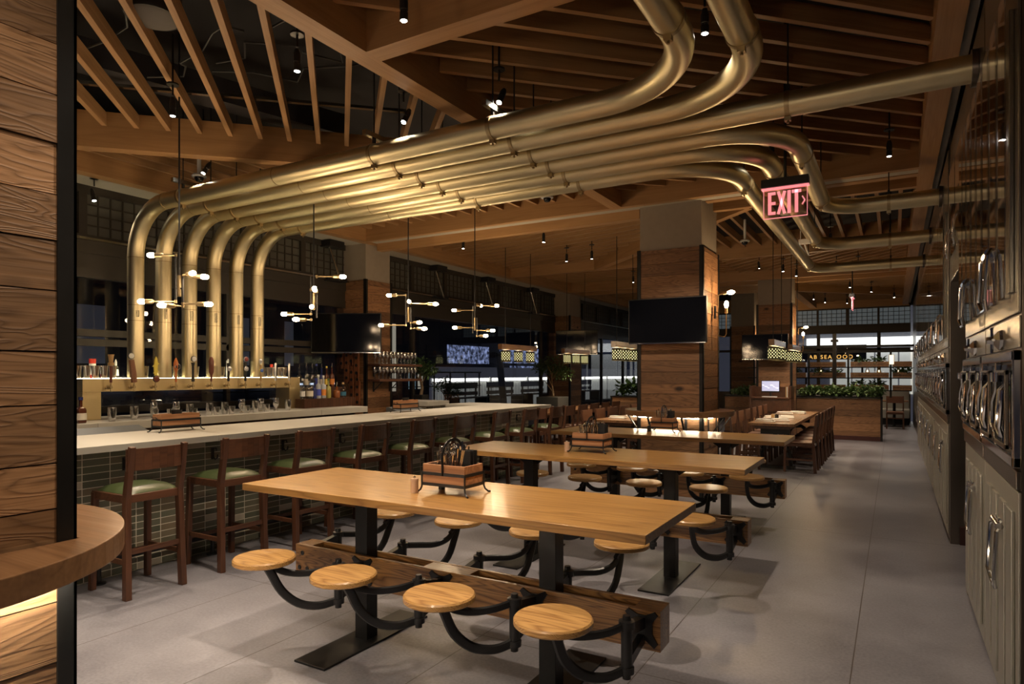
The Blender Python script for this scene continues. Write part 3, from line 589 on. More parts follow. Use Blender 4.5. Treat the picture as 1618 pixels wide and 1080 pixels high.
# beer tower
t = empty('beer_tower', (-7.18, 4.9, 1.07), 'wide satin brass beer tower with a row of taps', 'beer tower')
MB().box(-.14, .13, -1.39, 1.40, .285, .42).build('crossbar', M['brasstower'], t, bevel=.003)
for y in (-1.39, 1.22): MB().box(-.14, .13, y, y+.18, 0, .284).build('column', M['brasstower'], t, bevel=.003)
part_label(MB().box(-.10, -.07, -1.36, 1.36, .41, .4215).build('light_strip', M['ledt'], t), 'glowing light strip')
DR = .083; ZP = 3.36; PY = [4.12+.317*k for k in range(6)]
def arc(c, a, b, n=10):
    """quarter bend: centre c, from c+a to c+b"""
    c = Vector(c); a = Vector(a); b = Vector(b); return [c+a*math.cos(PI/2*k/n)+b*math.sin(PI/2*k/n) for k in range(n+1)]
def duct(i):
    y = PY[i]; R = .55; x0 = -7.18; pts = [(x0, y, 1.492), (x0, y, ZP-R-.01)]+arc((x0+R, y, ZP-R), (-R, 0, 0), (0, 0, R)); B = .42; B1 = .72 if i < 2 else .62
    if i < 2:
        lx = (-1.0, -.70)[i]; pts += arc((lx-B1, y-B1, ZP), (0, B1, 0), (B1, 0, 0), 14)+[(lx, -2.4, ZP)]
    elif i == 2: pts += [(.427, y, ZP)]
    else:
        lx = (-.66, -.93, -1.24)[i-3]; ye = (8.03, 10.24, 12.5)[i-3]
        pts += arc((lx-B1, y+B1, ZP), (0, -B1, 0), (B1, 0, 0), 14)+arc((lx+B, ye-B, ZP), (-B, 0, 0), (0, B, 0))+[(.427, ye, ZP)]
    names = ['first', 'second', 'third', 'fourth', 'fifth', 'sixth']
    tails = ['its far end turning back over the camera', 'its far end turning back over the camera', 'running straight into the steel wall', 'bending down the aisle to the steel wall', 'bending down the aisle behind the exit sign', 'bending furthest down the aisle']
    t = empty('brass_duct', (x0, y, 1.49), '%s brass beer duct from the left, %s' % (names[i], tails[i]), 'duct', 'brass ducts rising from the beer tower')
    o = Vector((x0, y, 1.49)); P = [Vector(p)-o for p in pts]
    MB().tube(P, DR, 28).build('pipe', M['brass'], t, smooth=True)
    # sleeve joints and clamps
    def ring(p, d, r, w, nm, mat):
        a = 'xyz'[max(range(3), key=lambda q: abs(d[q]))]; pr = [(DR, -w/2), (r, -w/2), (r, w/2), (DR, w/2)]
        return MB().lathe(pr, tuple(p-o), 28, a, caps=False).build(nm, mat, t, smooth=True)
    X, Y, Z = Vector((1, 0, 0)), Vector((0, 1, 0)), Vector((0, 0, 1))
    sl = [(Vector((x0, y, 2.12)), Z), (Vector((x0, y, 2.29)), Z), (Vector((x0, y, ZP-R)), Z), (Vector((x0+R+.02, y, ZP)), X), (Vector((-4.9, y, ZP)), X)]
    for p, d in sl: ring(p, d, DR+.002, .008, 'sleeve_joint', M['oldbrass'])
    cl = [(Vector((x, y, ZP)), X) for x in (-6.33, -3.73, -2.57)]
    if i == 2: cl.append((Vector((-.62, y, ZP)), X)); ring(Vector((.41, y, ZP)), X, DR+.025, .03, 'wall_flange', M['steeldk'])
    if i < 2: cl.append((Vector((lx, y-B1-.1, ZP)), Y)); cl.append((Vector((lx, .6, ZP)), Y))
    if i > 2: cl.append((Vector((lx, y+B1+.2, ZP)), Y)); cl.append((Vector((lx, ye-B-.1, ZP)), Y)); cl.append((Vector((-.05, ye, ZP)), X)); ring(Vector((.41, ye, ZP)), X, DR+.025, .03, 'wall_flange', M['steeldk'])
    for p, d in cl:
        c = ring(p, d, DR+.006, .03, 'clamp', M['oldbrass']); q = p-o
        s = MB().box(q.x-.02, q.x+.02, q.y-.02, q.y+.02, q.z-DR-.03, q.z-DR); s.tube([(q.x, q.y, q.z-DR-.02), (q.x, q.y, q.z-DR-.045)], .009, 8); s.build('clamp_bolt', M['oldbrass'], c)
        MB().box(q.x-.012, q.x+.012, q.y-.01, q.y+.01, q.z+DR, q.z+DR+.05).tube([q+Vector((0, 0, DR+.04)), q+Vector((0, 0, 4.62-ZP))], .006, 6).build('hanger_rod', M['iron'], c)
    # stencilled lettering down the upright
    for k, ch in enumerate(['', '', '', '', '', '']):
        pass
    m = MB()
    rr = random.Random(i+40)
    for row in range(8 if i else 5):
        z = 2.16-1.49+row*.0145 + .0
        for c in range(2):
            for seg in range(1 if c else 2):
                a = math.radians(-28 + c*13+seg*6+rr.uniform(-1, 1)); b = a+math.radians(4 if not c else 9)
                r = DR+.0015; v = [(r*math.cos(a), r*math.sin(a), z), (r*math.cos(b), r*math.sin(b), z), (r*math.cos(b), r*math.sin(b), z+.010), (r*math.cos(a), r*math.sin(a), z+.010)]
                m.bm.faces.new([m.bm.verts.new(q) for q in v])
    part_label(m.build('stencilled_lettering', M['black'], t), 'small black lettering running down the pipe')
for i in range(6): duct(i)
for j, x in enumerate((-6.33, -3.73, -2.57)):
    tag(MB().box(x-.02, x+.02, 4.0, 5.85, ZP+DR+.05, ZP+DR+.09).build('pipe_hanger_channel', M['steel']), '%s steel channel hung across the six brass ducts, counted from the bar' % ORD[j], 'channel', 'channels carrying the brass ducts')
# taps
TY = []
for u in (174.3, 211, 244.6, 277, 304, 332.8, 360, 386.7, 411, 434.6, 456):
    rr = (u-809)/1034.71; TY.append(-6.99*(.50409*rr+.86365)/(.86365*rr-.50409))
def tap(i, y, lab, build, rear=False):
    s = -1 if rear else 1
    t = empty('beer_tap', (-7.05 if not rear else -7.31, y, 1.40), lab, 'beer tap', 'beer taps on the brass tower')
    m = MB().lathe([(.022, 0), (.022, .008), (.012, .014), (.012, .06), (.016, .07), (.012, .085)], seg=12, axis='x'); m.tube([(.07, 0, .005), (.078, 0, -.03), (.085, 0, -.045)], .009, 8); m.lathe([(.011, 0), (.013, .015), (.008, .03), (.008, .055)], (.072, 0, .0), 10)
    m.build('faucet', M['oldbrass'], t, smooth=True); build(t)
    if rear: t.rotation_euler[2] = PI
def stick(t, prof, mat, tilt=0, seg=12, nm='handle', flat=1, x=.072, z=.05):
    m = MB().lathe(prof, (0, 0, 0), seg); m.rot(Matrix.Diagonal((1, flat, 1, 1))); m.rot(Matrix.Rotation(tilt, 4, 'X')); return m.build(nm, mat, t, loc=(x, 0, z), smooth=True)
def disc(t, z, r, mat, nm='badge', y=0, x=.09, ring=None):
    if ring: MB().lathe([(r*1.18, -.004), (r*1.18, .004)], (x-.003, y, z), 20, 'x').build(nm+'_rim', ring, t, smooth=True)
    return MB().lathe([(r, -.005), (r, .007), (r*.8, .009)], (x, y, z), 20, 'x').build(nm, mat, t, smooth=True)
wd = plain('light wood tap', (.45, .28, .12), .5); brn = plain('dark red wood', (.14, .035, .02), .35); orng = plain('orange tap', (.55, .16, .04), .35); slv = plain('silver tap', (.6, .6, .62), .25, .6); bluep = plain('blue badge', (.08, .15, .45), .3)
def t1(t): stick(t, [(.012, 0), (.014, .05), (.014, .17)], brn); stick(t, [(.016, 0), (.03, .01), (.03, .03), (.02, .04), (.024, .09), (.03, .12)], wd, z=.22, nm='crown')
def t2(t): stick(t, [(.03, 0), (.032, .1), (.026, .24)], plain('split log', (.26, .12, .07), .7), .12, 7); MB().lathe([(.034, -.004), (.034, .004)], (.085, -.04, .33), 20, 'x').build('badge_rim', M['black'], t); disc(t, .33, .028, M['whitep'], y=-.04, x=.09)
def t3(t):
    MB().outline([(-.012, 0), (.012, 0), (.014, .05), (.03, .07), (.018, .08), (.022, .14), (.04, .15), (.022, .165), (.014, .21), (0, .235), (-.012, .20), (-.018, .14), (-.036, .12), (-.02, .115), (-.018, .06), (-.028, .045), (-.014, .04)], (.075, 0, .10), (0, 1, 0), (0, 0, 1), .018).build('fish_figure', M['yellow'], t, bevel=.003); disc(t, .085, .032, brn, ring=M['black'])
def t4(t): stick(t, [(.014, 0), (.012, .1), (.028, .15), (.03, .21), (.014, .25), (.004, .27)], orng, flat=.8); disc(t, .22, .028, M['black'], y=.012, ring=M['whitep'])
def t5(t): stick(t, [(.018, 0), (.018, .03), (.013, .06), (.014, .18), (.022, .22)], M['black']); disc(t, .31, .03, M['whitep'], ring=M['black'])
def t6(t): stick(t, [(.010, 0), (.012, .07), (.028, .11), (.03, .24), (.018, .28), (.01, .29)], plain('brown paddle tap', (.16, .05, .03), .4), 0, 12, flat=1)
def t7(t): stick(t, [(.014, 0), (.014, .12), (.02, .2), (.02, .22)], M['black']); disc(t, .20, .03, slv)
def t8(t): stick(t, [(.014, 0), (.014, .13), (.02, .22), (.01, .24)], M['black']); disc(t, .20, .03, slv); disc(t, .32, .026, plain('red badge', (.22, .03, .03), .4), 'upper_badge', ring=M['whitep'])
def t9(t): stick(t, [(.012, 0), (.012, .1), (.016, .2)], wd); disc(t, .18, .024, bluep, ring=M['yellow']); stick(t, [(.004, 0), (.02, .02), (.022, .05), (.006, .07)], M['whitep'], z=.26, nm='anchor_top', seg=8)
def t10(t): stick(t, [(.016, 0), (.018, .02), (.018, .22), (.014, .23)], slv, seg=4); MB().box(.09, .094, -.006, .006, .08, .25).build('stripe', M['black'], t)
TL = ['with a maroon stick and wooden crown, nearest tap', 'with a leaning split log handle and round badge', 'with a yellow fish handle above an oval badge', 'with an orange handle and dark oval badge', 'with a black handle topped by a white round badge', 'with a broad brown paddle handle', 'with a black handle and silver disc', 'with a silver disc and red round badge on top', 'with a light wood handle and blue oval badge', 'with a flat silver handle, second from the bottle end', 'with a flat silver handle, nearest the bottles']
for i, (y, fn) in enumerate(zip(TY, (t1, t2, t3, t4, t5, t6, t7, t8, t9, t10, t10))): tap(i, y, 'brass beer tap '+TL[i], fn)
def r1(t): stick(t, [(.03, 0), (.034, .04), (.03, .08)], M['red']); stick(t, [(.032, 0), (.032, .12)], M['whitep'], z=.13, nm='mid_sleeve'); stick(t, [(.034, 0), (.034, .05)], M['red'], z=.25, nm='cap')
def r2(t): stick(t, [(.03, 0), (.028, .05), (.02, .1)], M['whitep'], z=.12); stick(t, [(.03, 0), (.026, .02)], M['black'], z=.19, nm='band'); stick(t, [(.012, 0), (.012, .05), (.004, .08)], M['whitep'], z=.22, nm='lantern')
def r3(t): stick(t, [(.03, 0), (.034, .12), (.026, .2), (.03, .25), (.01, .28)], M['whitep']); disc(t, .27, .02, M['black'], x=-.03)
def r4(t): stick(t, [(.02, 0), (.03, .06), (.02, .1)], M['whitep']); stick(t, [(.024, 0), (.028, .05), (.02, .12)], M['red'], z=.15, nm='crest', seg=6)
for u, fn, lab in ((147, r1, 'red and white cylinder handle'), (184, r2, 'white lighthouse shaped handle'), (362, r3, 'white figure handle'), (430, r4, 'red crested white handle')):
    rr = (u-809)/1034.71; tap(0, -7.37*(.50409*rr+.86365)/(.86365*rr-.50409), 'rear beer tap with a '+lab, fn, True)
# glasses
def glass(prof, name, lab, cat, group):
    m = MB().lathe(prof, seg=14, caps=False); return tag(m.build(name, M['glass'], smooth=True), lab, cat, group)
PINT = [(.001, .004), (.026, .004), (.030, .0), (.042, .135), (.040, .135), (.029, .012), (.001, .010)]
g0 = None
y = 3.56
gl_mesh = None
while y < 6.25:
    if min(abs(y-q) for q in PY) > .125:
        for x in (-7.25,):
            if g0 is None: g0 = glass(PINT, 'beer_glass', 'empty beer glass standing on top of the brass tower', 'glass', 'beer glasses on the tower'); g0.location = (x, y, 1.492)
            else: c = g0.copy(); COL.objects.link(c); c.location = (x, y, 1.492)
    y += .088
TUMB = [(.001, .006), (.026, .006), (.030, 0), (.038, .06), (.040, .095), (.038, .095), (.028, .014), (.001, .012)]
TULIP = [(.001, .004), (.03, .0), (.03, .008), (.008, .016), (.008, .03), (.034, .07), (.04, .11), (.034, .165), (.032, .165), (.038, .11), (.03, .07), (.001, .036)]
b0 = glass(TUMB, 'tumbler', 'short tumbler stacked on the back bar under the taps', 'glass', 'tumblers under the taps'); b1 = glass(TULIP, 'stemmed_beer_glass', 'tall curvy beer glass on the back bar under the taps', 'glass', 'curvy beer glasses under the taps')
def ux(u, x): rr = (u-809)/1034.71; return x*(.50409*rr+.86365)/(.86365*rr-.50409)
ft = [True, True]
for u, k, st in ((177, 0, 2), (212, 0, 2), (244, 0, 1), (243, 1, 0), (270, 0, 1), (278, 1, 0), (300, 0, 2), (306, 0, 1), (331, 0, 2), (342, 0, 1), (355, 0, 2), (366, 0, 1), (382, 1, 0), (390, 0, 1), (403, 0, 2), (412, 1, 0), (421, 0, 1), (436, 1, 0), (455, 0, 2)):
    x = -6.8 if k else -6.74+.05*(u % 3 == 0)
    for s in range(max(1, st)):
        src = b1 if k else b0
        if ft[k]: c = src; ft[k] = False
        else: c = src.copy(); COL.objects.link(c)
        c.location = (x, ux(u, x), 1.07+s*.045)
# wine glasses on the pillar shelves
WINE = [(.001, .002), (.032, 0), (.032, .004), (.006, .01), (.005, .09), (.03, .12), (.036, .155), (.028, .205), (.026, .205), (.034, .155), (.001, .10)]
w0 = None
for lv, z in ((0, 1.70), (1, 1.45)):
    for r_ in range(2):
        for k in range(11):
            if w0 is None: c = w0 = glass(WINE, 'wine_glass', 'wine glass lined up on the upper pillar shelf', 'glass', 'wine glasses on the upper pillar shelf')
            else: c = w0.copy(); COL.objects.link(c)
            if lv: c['label'] = 'wine glass lined up on the lower pillar shelf'; c['group'] = 'wine glasses on the lower pillar shelf'
            c.location = (-7.39+.1*r_, 8.18+k*.092, z)
for z, lb in ((1.66, 'upper'), (1.41, 'lower')):
    t = empty('glass_shelf', (-7.465, 8.64, z), '%s dark wood shelf of wine glasses beside the pillar' % lb, 'shelf', 'wine glass shelves by the pillar')
    MB().box(0, .26, -.55, .56, 0, .038).build('board', M['walnuty'], t, bevel=.003)
    for y in (-.42, -.02): MB().box(0, .02, y-.012, y+.012, -.17, 0).box(0, .2, y-.012, y+.012, -.014, 0).bar((.01, y, -.16), (.19, y, -.01), .012, .012).build('bracket', M['iron'], t)
# liquor step and bottles
t = empty('bottle_step', (-6.98, 6.7, 1.07), 'ribbed walnut riser holding the liquor bottles', 'riser'); m = MB().box(-.28, .10, -.48, .48, 0, .125)
for k in range(46): m.box(.10, .108, -.48+k*.021, -.48+k*.021+.014, 0, .125)
m.build('front_step', M['walnut'], t); MB().box(-.28, -.08, -.48, .48, .125, .27).build('rear_step', M['walnut'], t)
def bottle(x, y, z, h, r, mat, cap, lab, lbl=None, neck=.3, spout=False, square=False):
    t = empty('liquor_bottle', (x, y, z), lab, 'bottle'); hb = h*(1-neck)
    m = MB().lathe([(r*.9, 0), (r, .01), (r, hb*.8), (r*.85, hb*.92), (r*.32, hb), (r*.30, h*.97), (r*.36, h*.97), (r*.36, h)], seg=4 if square else 16)
    if square: m.rot(Matrix.Rotation(PI/4, 4, 'Z'))
    m.build('glass_body', mat, t, smooth=not square, bevel=.004 if square else 0)
    if lbl: MB().lathe([(r*1.02, hb*.2), (r*1.02, hb*.62)], seg=16, caps=False).build('paper_label', lbl, t, smooth=True)
    if spout: MB().tube([(0, 0, h), (0, 0, h+.02), (.006, 0, h+.065)], .006, 6).lathe([(.012, 0), (.012, .02)], (0, 0, h), 8).build('pour_spout', M['chrome'], t, smooth=True)
    else: MB().lathe([(r*.4, 0), (r*.4, .03)], (0, 0, h), 10).build('cap', cap, t)
clr = thin_glass('clear bottle glass', (.72, .76, .78), 1.4, .03, 1.5, .10); fro = plain('frosted bottle', (.42, .45, .48), .3, 0, .05); amb = plain('amber bottle', (.20, .06, .015), .12, 0, .1, 5, coat=.5); blu = plain('deep blue bottle', (.03, .04, .16), .12, coat=.5); drk = plain('dark whisky bottle', (.10, .03, .015), .12, coat=.6); yel = plain('olive spirit', (.32, .30, .08), .15, coat=.4); teal = plain('teal label', (.03, .12, .18), .4); org = plain('orange label', (.7, .25, .05), .5); yl = plain('yellow label', (.8, .6, .1), .5); cream = plain('cream label', (.65, .6, .5), .6); bl2 = plain('royal blue label', (.05, .08, .45), .4)
BT = [(473, -7.16, 1, .27, .038, clr, M['white'], None, 'clear spouted bottle at the tower end of the rear row', True), (484, -7.16, 1, .29, .044, clr, M['white'], cream, 'clear round bottle, second in the rear row', True), (493, -7.16, 1, .28, .044, clr, M['white'], None, 'clear round bottle, third in the rear row', True), (500, -7.16, 1, .31, .036, clr, bl2, bl2, 'slim bottle with a royal blue neck', False), (508, -7.16, 1, .28, .042, blu, M['white'], cream, 'dark blue spouted bottle in the rear row', True), (516, -7.16, 1, .28, .036, drk, yl, yl, 'dark bottle with a yellow label', False), (524.5, -7.16, 1, .29, .036, drk, org, org, 'dark bottle with an orange label', True),
      (478, -6.93, 0, .25, .034, clr, M['white'], M['whitep'], 'clear bottle with a white label at the tower end of the front row', False), (489, -6.93, 0, .25, .05, clr, M['black'], cream, 'wide clear bottle, second in the front row', False), (497, -6.93, 0, .22, .03, blu, M['black'], None, 'small cobalt bottle in the front row', False), (503, -6.93, 0, .30, .038, fro, M['whitep'], bl2, 'frosted bottle with a blue label', False), (511, -6.93, 0, .29, .038, fro, M['whitep'], org, 'frosted bottle with an orange label', False), (519, -6.93, 0, .25, .038, yel, M['leaf'], None, 'olive yellow bottle in the front row', False), (532, -6.93, 0, .16, .05, amb, M['white'], None, 'squat amber bottle with a spout', True), (542, -6.93, 0, .19, .045, clr, wd, teal, 'round bottle with a teal label and wooden stopper at the end', False)]
for u, x, lv, h, r_, mt, cp, lb, lab, sp in BT: bottle(x, ux(u, x), 1.195+(.145 if lv else 0), h, r_, mt, cp, lab, lb, spout=sp)
for i, (x, y, h) in enumerate(((-6.78, 3.20, .26), (-6.72, 3.33, .22), (-6.9, 3.3, .30), (-6.66, 3.12, .24))):
    bottle(x, y, 1.07, h, .05, drk, blu, ['square whisky bottle behind the front one by the tower leg', 'square whisky bottle with a pale label nearest the tower leg', 'tall dark whisky bottle at the back by the tower leg', 'square whisky bottle half hidden by the black steel angle'][i], cream if i == 1 else None, square=True)
# riddling boards on the pillar
for i, (x, z, h) in enumerate(((-8.0, 1.62, .6), (-7.88, 1.38, .55), (-7.78, 1.66, .55), (-7.66, 1.46, .55), (-7.77, 1.10, .55), (-7.64, .98, .5))):
    t = empty('bottle_rack_board', (x, 8.045, z), '%s orange wood rack board with round holes on the pillar, counted along' % ORD[i], 'rack board', 'rack boards on the pillar below the corner screen')
    w_ = .05; MB().outline([(-w_*.4, 0), (w_*.4, 0), (w_, .05), (w_, h-.08), (w_*.35, h-.03), (w_*.35, h+.1), (-w_*.35, h+.1), (-w_*.35, h-.03), (-w_, h-.08), (-w_, .05)], (0, 0, 0), (1, 0, 0), (0, 0, 1), .03).build('board', M['riddle'], t, bevel=.004)
    for k in range(4): MB().lathe([(.026, -.004), (.026, .004)], (0, -.016, .09+k*.125), 16, 'y').build('hole', M['black'], t)
# corner screen
def screen(loc, w_, h, rz, lab, arm=.3):
    t = empty('wall_screen', loc, lab, 'television', rotz=rz); MB().box(-w_/2, w_/2, -.02, .03, -h/2, h/2).build('casing', M['black'], t, bevel=.006); MB().box(-w_/2+.012, w_/2-.012, -.024, -.0205, -h/2+.012, h/2-.012).build('display', M['screen'], t); MB().box(-w_/2+.01, w_/2-.01, -.027, -.018, -h/2-.006, -h/2+.002).build('bottom_bezel', M['chrome'], t)
    MB().box(-.2, .2, .03, .05, -.15, .15).box(-.03, .03, .05, arm, -.04, .04).build('mount', M['iron'], t); return t
screen((-7.44, 7.58, 2.18), 1.10, .62, math.radians(30.3), 'black television across the corner of the pillar behind the bar', .5)
screen((-2.454, 8.04, 2.205), .99, .565, 0, 'large black television on the plank pillar behind the communal tables', .09)
screen((-2.55, 15.80, 2.15), 1.0, .57, 0, 'television on the far plank pillar above the host stand', .14)
screen((-7.15, 15.6, 2.35), 1.1, .62, .3, 'television on the far window pillar', .2)
# ---------------------------------------------------------------- caddies
def utensil(t, x, y, z, h, ax, ay, nm='fork'):
    top = Vector((x+ax, y+ay, z+h)); a = Vector((x, y, z)); m = MB().tube([a, a.lerp(top, .5), a.lerp(top, .85), top], .004, 6, flat=.5, rads=[.006, .0045, .0065, .009]); return m
def caddy(cx, cy, z, L, W, lab, n=16, handle=True, menus=True, rot=0, seed=0):
    t = empty('table_caddy', (cx, cy, z), lab, 'caddy', rotz=rot); H0, H1 = .045, .155; th = .01; l, w_ = L/2, W/2
    m = MB(); m.box(-l, l, -w_, -w_+th, H0, H1).box(-l, l, w_-th, w_, H0, H1).box(-l, -l+th, -w_+th, w_-th, H0, H1).box(l-th, l, -w_+th, w_-th, H0, H1).box(-l+th, l-th, -w_+th, w_-th, H0, H0+.01)
    m.build('crate', M['crate'], t, bevel=.0015); f = MB(); o = .004
    for zz in (H0-.004, .098):
        for sx in (-1, 1): f.box(min(sx*(l+.001), sx*(l+.001+o)), max(sx*(l+.001), sx*(l+.001+o)), -w_-.005, w_+.005, zz, zz+.016)
        for sy in (-1, 1): f.box(-l-.005, l+.005, min(sy*(w_+.001), sy*(w_+.001+o)), max(sy*(w_+.001), sy*(w_+.001+o)), zz, zz+.016)
    for sx in (-1, 1):
        for sy in (-1, 1):
            x, y = sx*(l+.004), sy*(w_+.004); f.tube([(x, y, .112), (x, y, .035), (x+sx*.006, y+sy*.004, .018), (x+sx*.02, y+sy*.012, .005), (x+sx*.032, y+sy*.018, .004)], .005, 6)
    f.build('iron_frame', M['iron'], t)
    if handle:
        p = [(0, -w_-.008, .10), (0, -w_-.008, .20)]+[(0, -(w_+.008)*math.cos(PI*k/12), .20+.085*math.sin(PI*k/12)) for k in range(1, 12)]+[(0, w_+.008, .20), (0, w_+.008, .10)]
        h = MB(); 
        for a, b in zip(p, p[1:]): h.bar(a, b, .016, .004, up=(0, b[2]-a[2], -(b[1]-a[1])) if False else (1, 0, 0))
        h.build('handle', M['iron'], t)
    rn = random.Random(seed)
    return t
def fill_caddy(cx, cy, z, L, W, where, seed, n=16, menus=True, rot=0):
    rn = random.Random(seed); u0 = None
    for k in range(n):
        x = rn.uniform(-L*.25, L*.30); y = rn.uniform(-W*.34, W*.30); h = rn.uniform(.14, .19); ax, ay = rn.uniform(-.03, .04), rn.uniform(-.02, .02)
        m = utensil(None, 0, 0, 0, h, ax, ay); kind = ('fork', 'knife', 'spoon')[k % 3]
        if kind == 'spoon': m.lathe([(.002, 0), (.011, .008), (.012, .016), (.004, .026)], (ax, ay, h-.004), 8)
        if kind == 'fork':
            for q in (-1, 0, 1): m.tube([(ax+q*.004, ay, h), (ax+q*.004, ay, h+.028)], .0012, 4)
        o = m.build('steel_'+kind, M['chrome'], loc=(cx+x, cy+y, z+.056), smooth=True); tag(o, 'steel %s standing in the %s' % (kind, where), kind, 'cutlery in the '+where)
    if menus:
        for k in range(3): tag(MB().box(-.035, .035, -.0035, .0035, 0, .17).build('menu_card', M['black'], loc=(cx+L*.5-.052, cy-W*.15+k*.03+.02, z+.058)), 'small black menu card in the %s' % where, 'menu', 'menu cards in the '+where)
    for k in range(4): c = glass(TUMB, 'dipping_cup', 'tiny glass cup in the %s' % where, 'cup', 'small cups in the '+where); c.scale = (.45, .45, .42); c.location = (cx-L*.36+.04*(k % 2), cy-W*.2+.07*(k//2), z+.115)
CAD = [(-2.052, 2.885, .907, .27, .175, 'cutlery crate on the nearest communal table'), (-2.135, 4.955, .907, .27, .19, 'cutlery crate on the middle communal table'), (-2.18, 7.04, .907, .24, .18, 'cutlery crate on the rear communal table')]
for i, (x, y, z, L, W, lb) in enumerate(CAD): caddy(x, y, z, L, W, 'wooden '+lb+' in an iron carrier', seed=i); fill_caddy(x, y, z, L, W, lb, i+1, (44, 36, 22)[i])
for i, (x, y, lb) in enumerate(((-5.50, 3.52, 'bar counter below the taps'), (-5.62, 6.82, 'bar counter beside the pillar shelves'))):
    cd = caddy(x, y, 1.035, .36, .13, 'wooden napkin crate in an iron carrier on the '+lb, handle=False, rot=PI/2)
    tag(MB().lathe([(.032, 0), (.045, .13), (.043, .13), (.030, .01)], seg=16).build('straw_cup', M['black'], loc=(x, y, 1.092), smooth=True), 'black straw cup in the crate on the '+lb, 'cup')
    for sx in (-1, 1): MB().tube([(sx*.184, -.03, .10), (sx*.21, -.03, .13), (sx*.21, .03, .13), (sx*.184, .03, .10)], .004, 6).build('carrier_loop', M['iron'], cd)
def shaker(x, y, z, lab, mat, r_=.022, h=.062):
    t = empty('shaker', (x, y, z), lab, 'shaker'); MB().lathe([(r_, 0), (r_*1.03, h*.5), (r_, h*.72)], seg=18).build('body', mat, t, smooth=True); MB().lathe([(r_*1.02, 0), (r_*1.05, .006), (r_*.98, .014)], (0, 0, h*.73), 18).build('lid', mat, t, smooth=True); MB().lathe([(.004, 0), (.008, .006), (.004, .013)], (0, 0, h*.73+.014), 10).build('knob', M['chrome'], t, smooth=True)
pk = plain('pale beech', (.50, .33, .22), .5)
shaker(-2.222, 2.770, .907, 'pale wooden pepper mill beside the crate on the nearest table', pk, .020, .085); shaker(-2.315, 4.86, .907, 'pale wooden pepper mill beside the crate on the middle table', pk, .022, .085); shaker(-2.16, 2.93, .907, 'dark shaker behind the crate on the nearest table', M['black'], .018, .05); shaker(-2.335, 7.0, .907, 'black shaker beside the crate on the rear table', M['black'])
# ================================================================ COMMUNAL TABLES WITH SWING SEATS
def sm(P, n=4):
    P = [Vector(p) for p in P]; Q = [2*P[0]-P[1]]+P+[2*P[-1]-P[-2]]; out = []
    for i in range(1, len(Q)-2):
        for k in range(n):
            t = k/n; out.append(.5*((2*Q[i])+(Q[i+1]-Q[i-1])*t+(2*Q[i-1]-5*Q[i]+4*Q[i+1]-Q[i+2])*t*t+(3*Q[i]-Q[i-1]-3*Q[i+1]+Q[i+2])*t**3))
    return out+[P[-1]]
def swing(t, px, py, ang, nm):
    """one swing-out seat; pivot at px,py; ang 0 = towards -y"""
    R = Matrix.Translation((px, py, 0)) @ Matrix.Rotation(ang, 4, 'Z')
    b = MB().outline([(-.075, .36), (-.06, .34), (-.02, .37), (.02, .37), (.06, .34), (.075, .36), (.05, .40), (.05, .45), (.075, .485), (.06, .50), (.02, .48), (-.02, .48), (-.06, .50), (-.075, .485), (-.05, .45), (-.05, .40)], (.0, .185, -.005), (1, 0, 0), (0, 0, 1), .012)
    b.bar((0, .185, .44), (0, .01, .47), .035, .05); b.bar((0, .185, .37), (0, .01, .33), .03, .04); b.lathe([(.024, 0), (.024, .20)], (0, 0, .29), 14); b.rot(R); b = b.build('seat_bracket', M['iron'], t, smooth=True)
    for q, pr, z in ((0, [(.034, 0), (.034, .03), (.018, .034), (.016, .052)], .478), (1, [(.018, -.02), (.018, 0), (.032, .004), (.032, .03)], .285)):
        c = MB().lathe(pr, (0, 0, z), 14); c.rot(R); c.build('pivot_cap', M['iron'], b, smooth=True)
    a = MB(); a.tube(sm([(0, 0, .49), (-.05, -.09, .478), (-.12, -.165, .475), (-.165, -.24, .50), (-.168, -.31, .55), (-.168, -.345, .566)]), .011, 8, flat=1.7); a.tube(sm([(0, 0, .305), (-.055, -.09, .292), (-.125, -.165, .315), (-.172, -.235, .39), (-.178, -.30, .50), (-.168, -.345, .562)]), .012, 8, flat=1.9)
    a.bar((-.168, -.26, .53), (-.168, -.36, .565), .022, .02); a.lathe([(.07, 0), (.07, .012)], (-.168, -.35, .562), 16); a.rot(R); a = a.build('swing_arm', M['iron'], t, smooth=True)
    s = MB().lathe([(.148, 0), (.155, .006), (.155, .024), (.149, .031)], seg=40); s.rot(Matrix.Rotation(random.uniform(-.8, .8), 4, 'Z')); p = R @ Vector((-.168, -.352, .574)); s.build('seat_disc', M['oakseat'], a, loc=p, smooth=True)
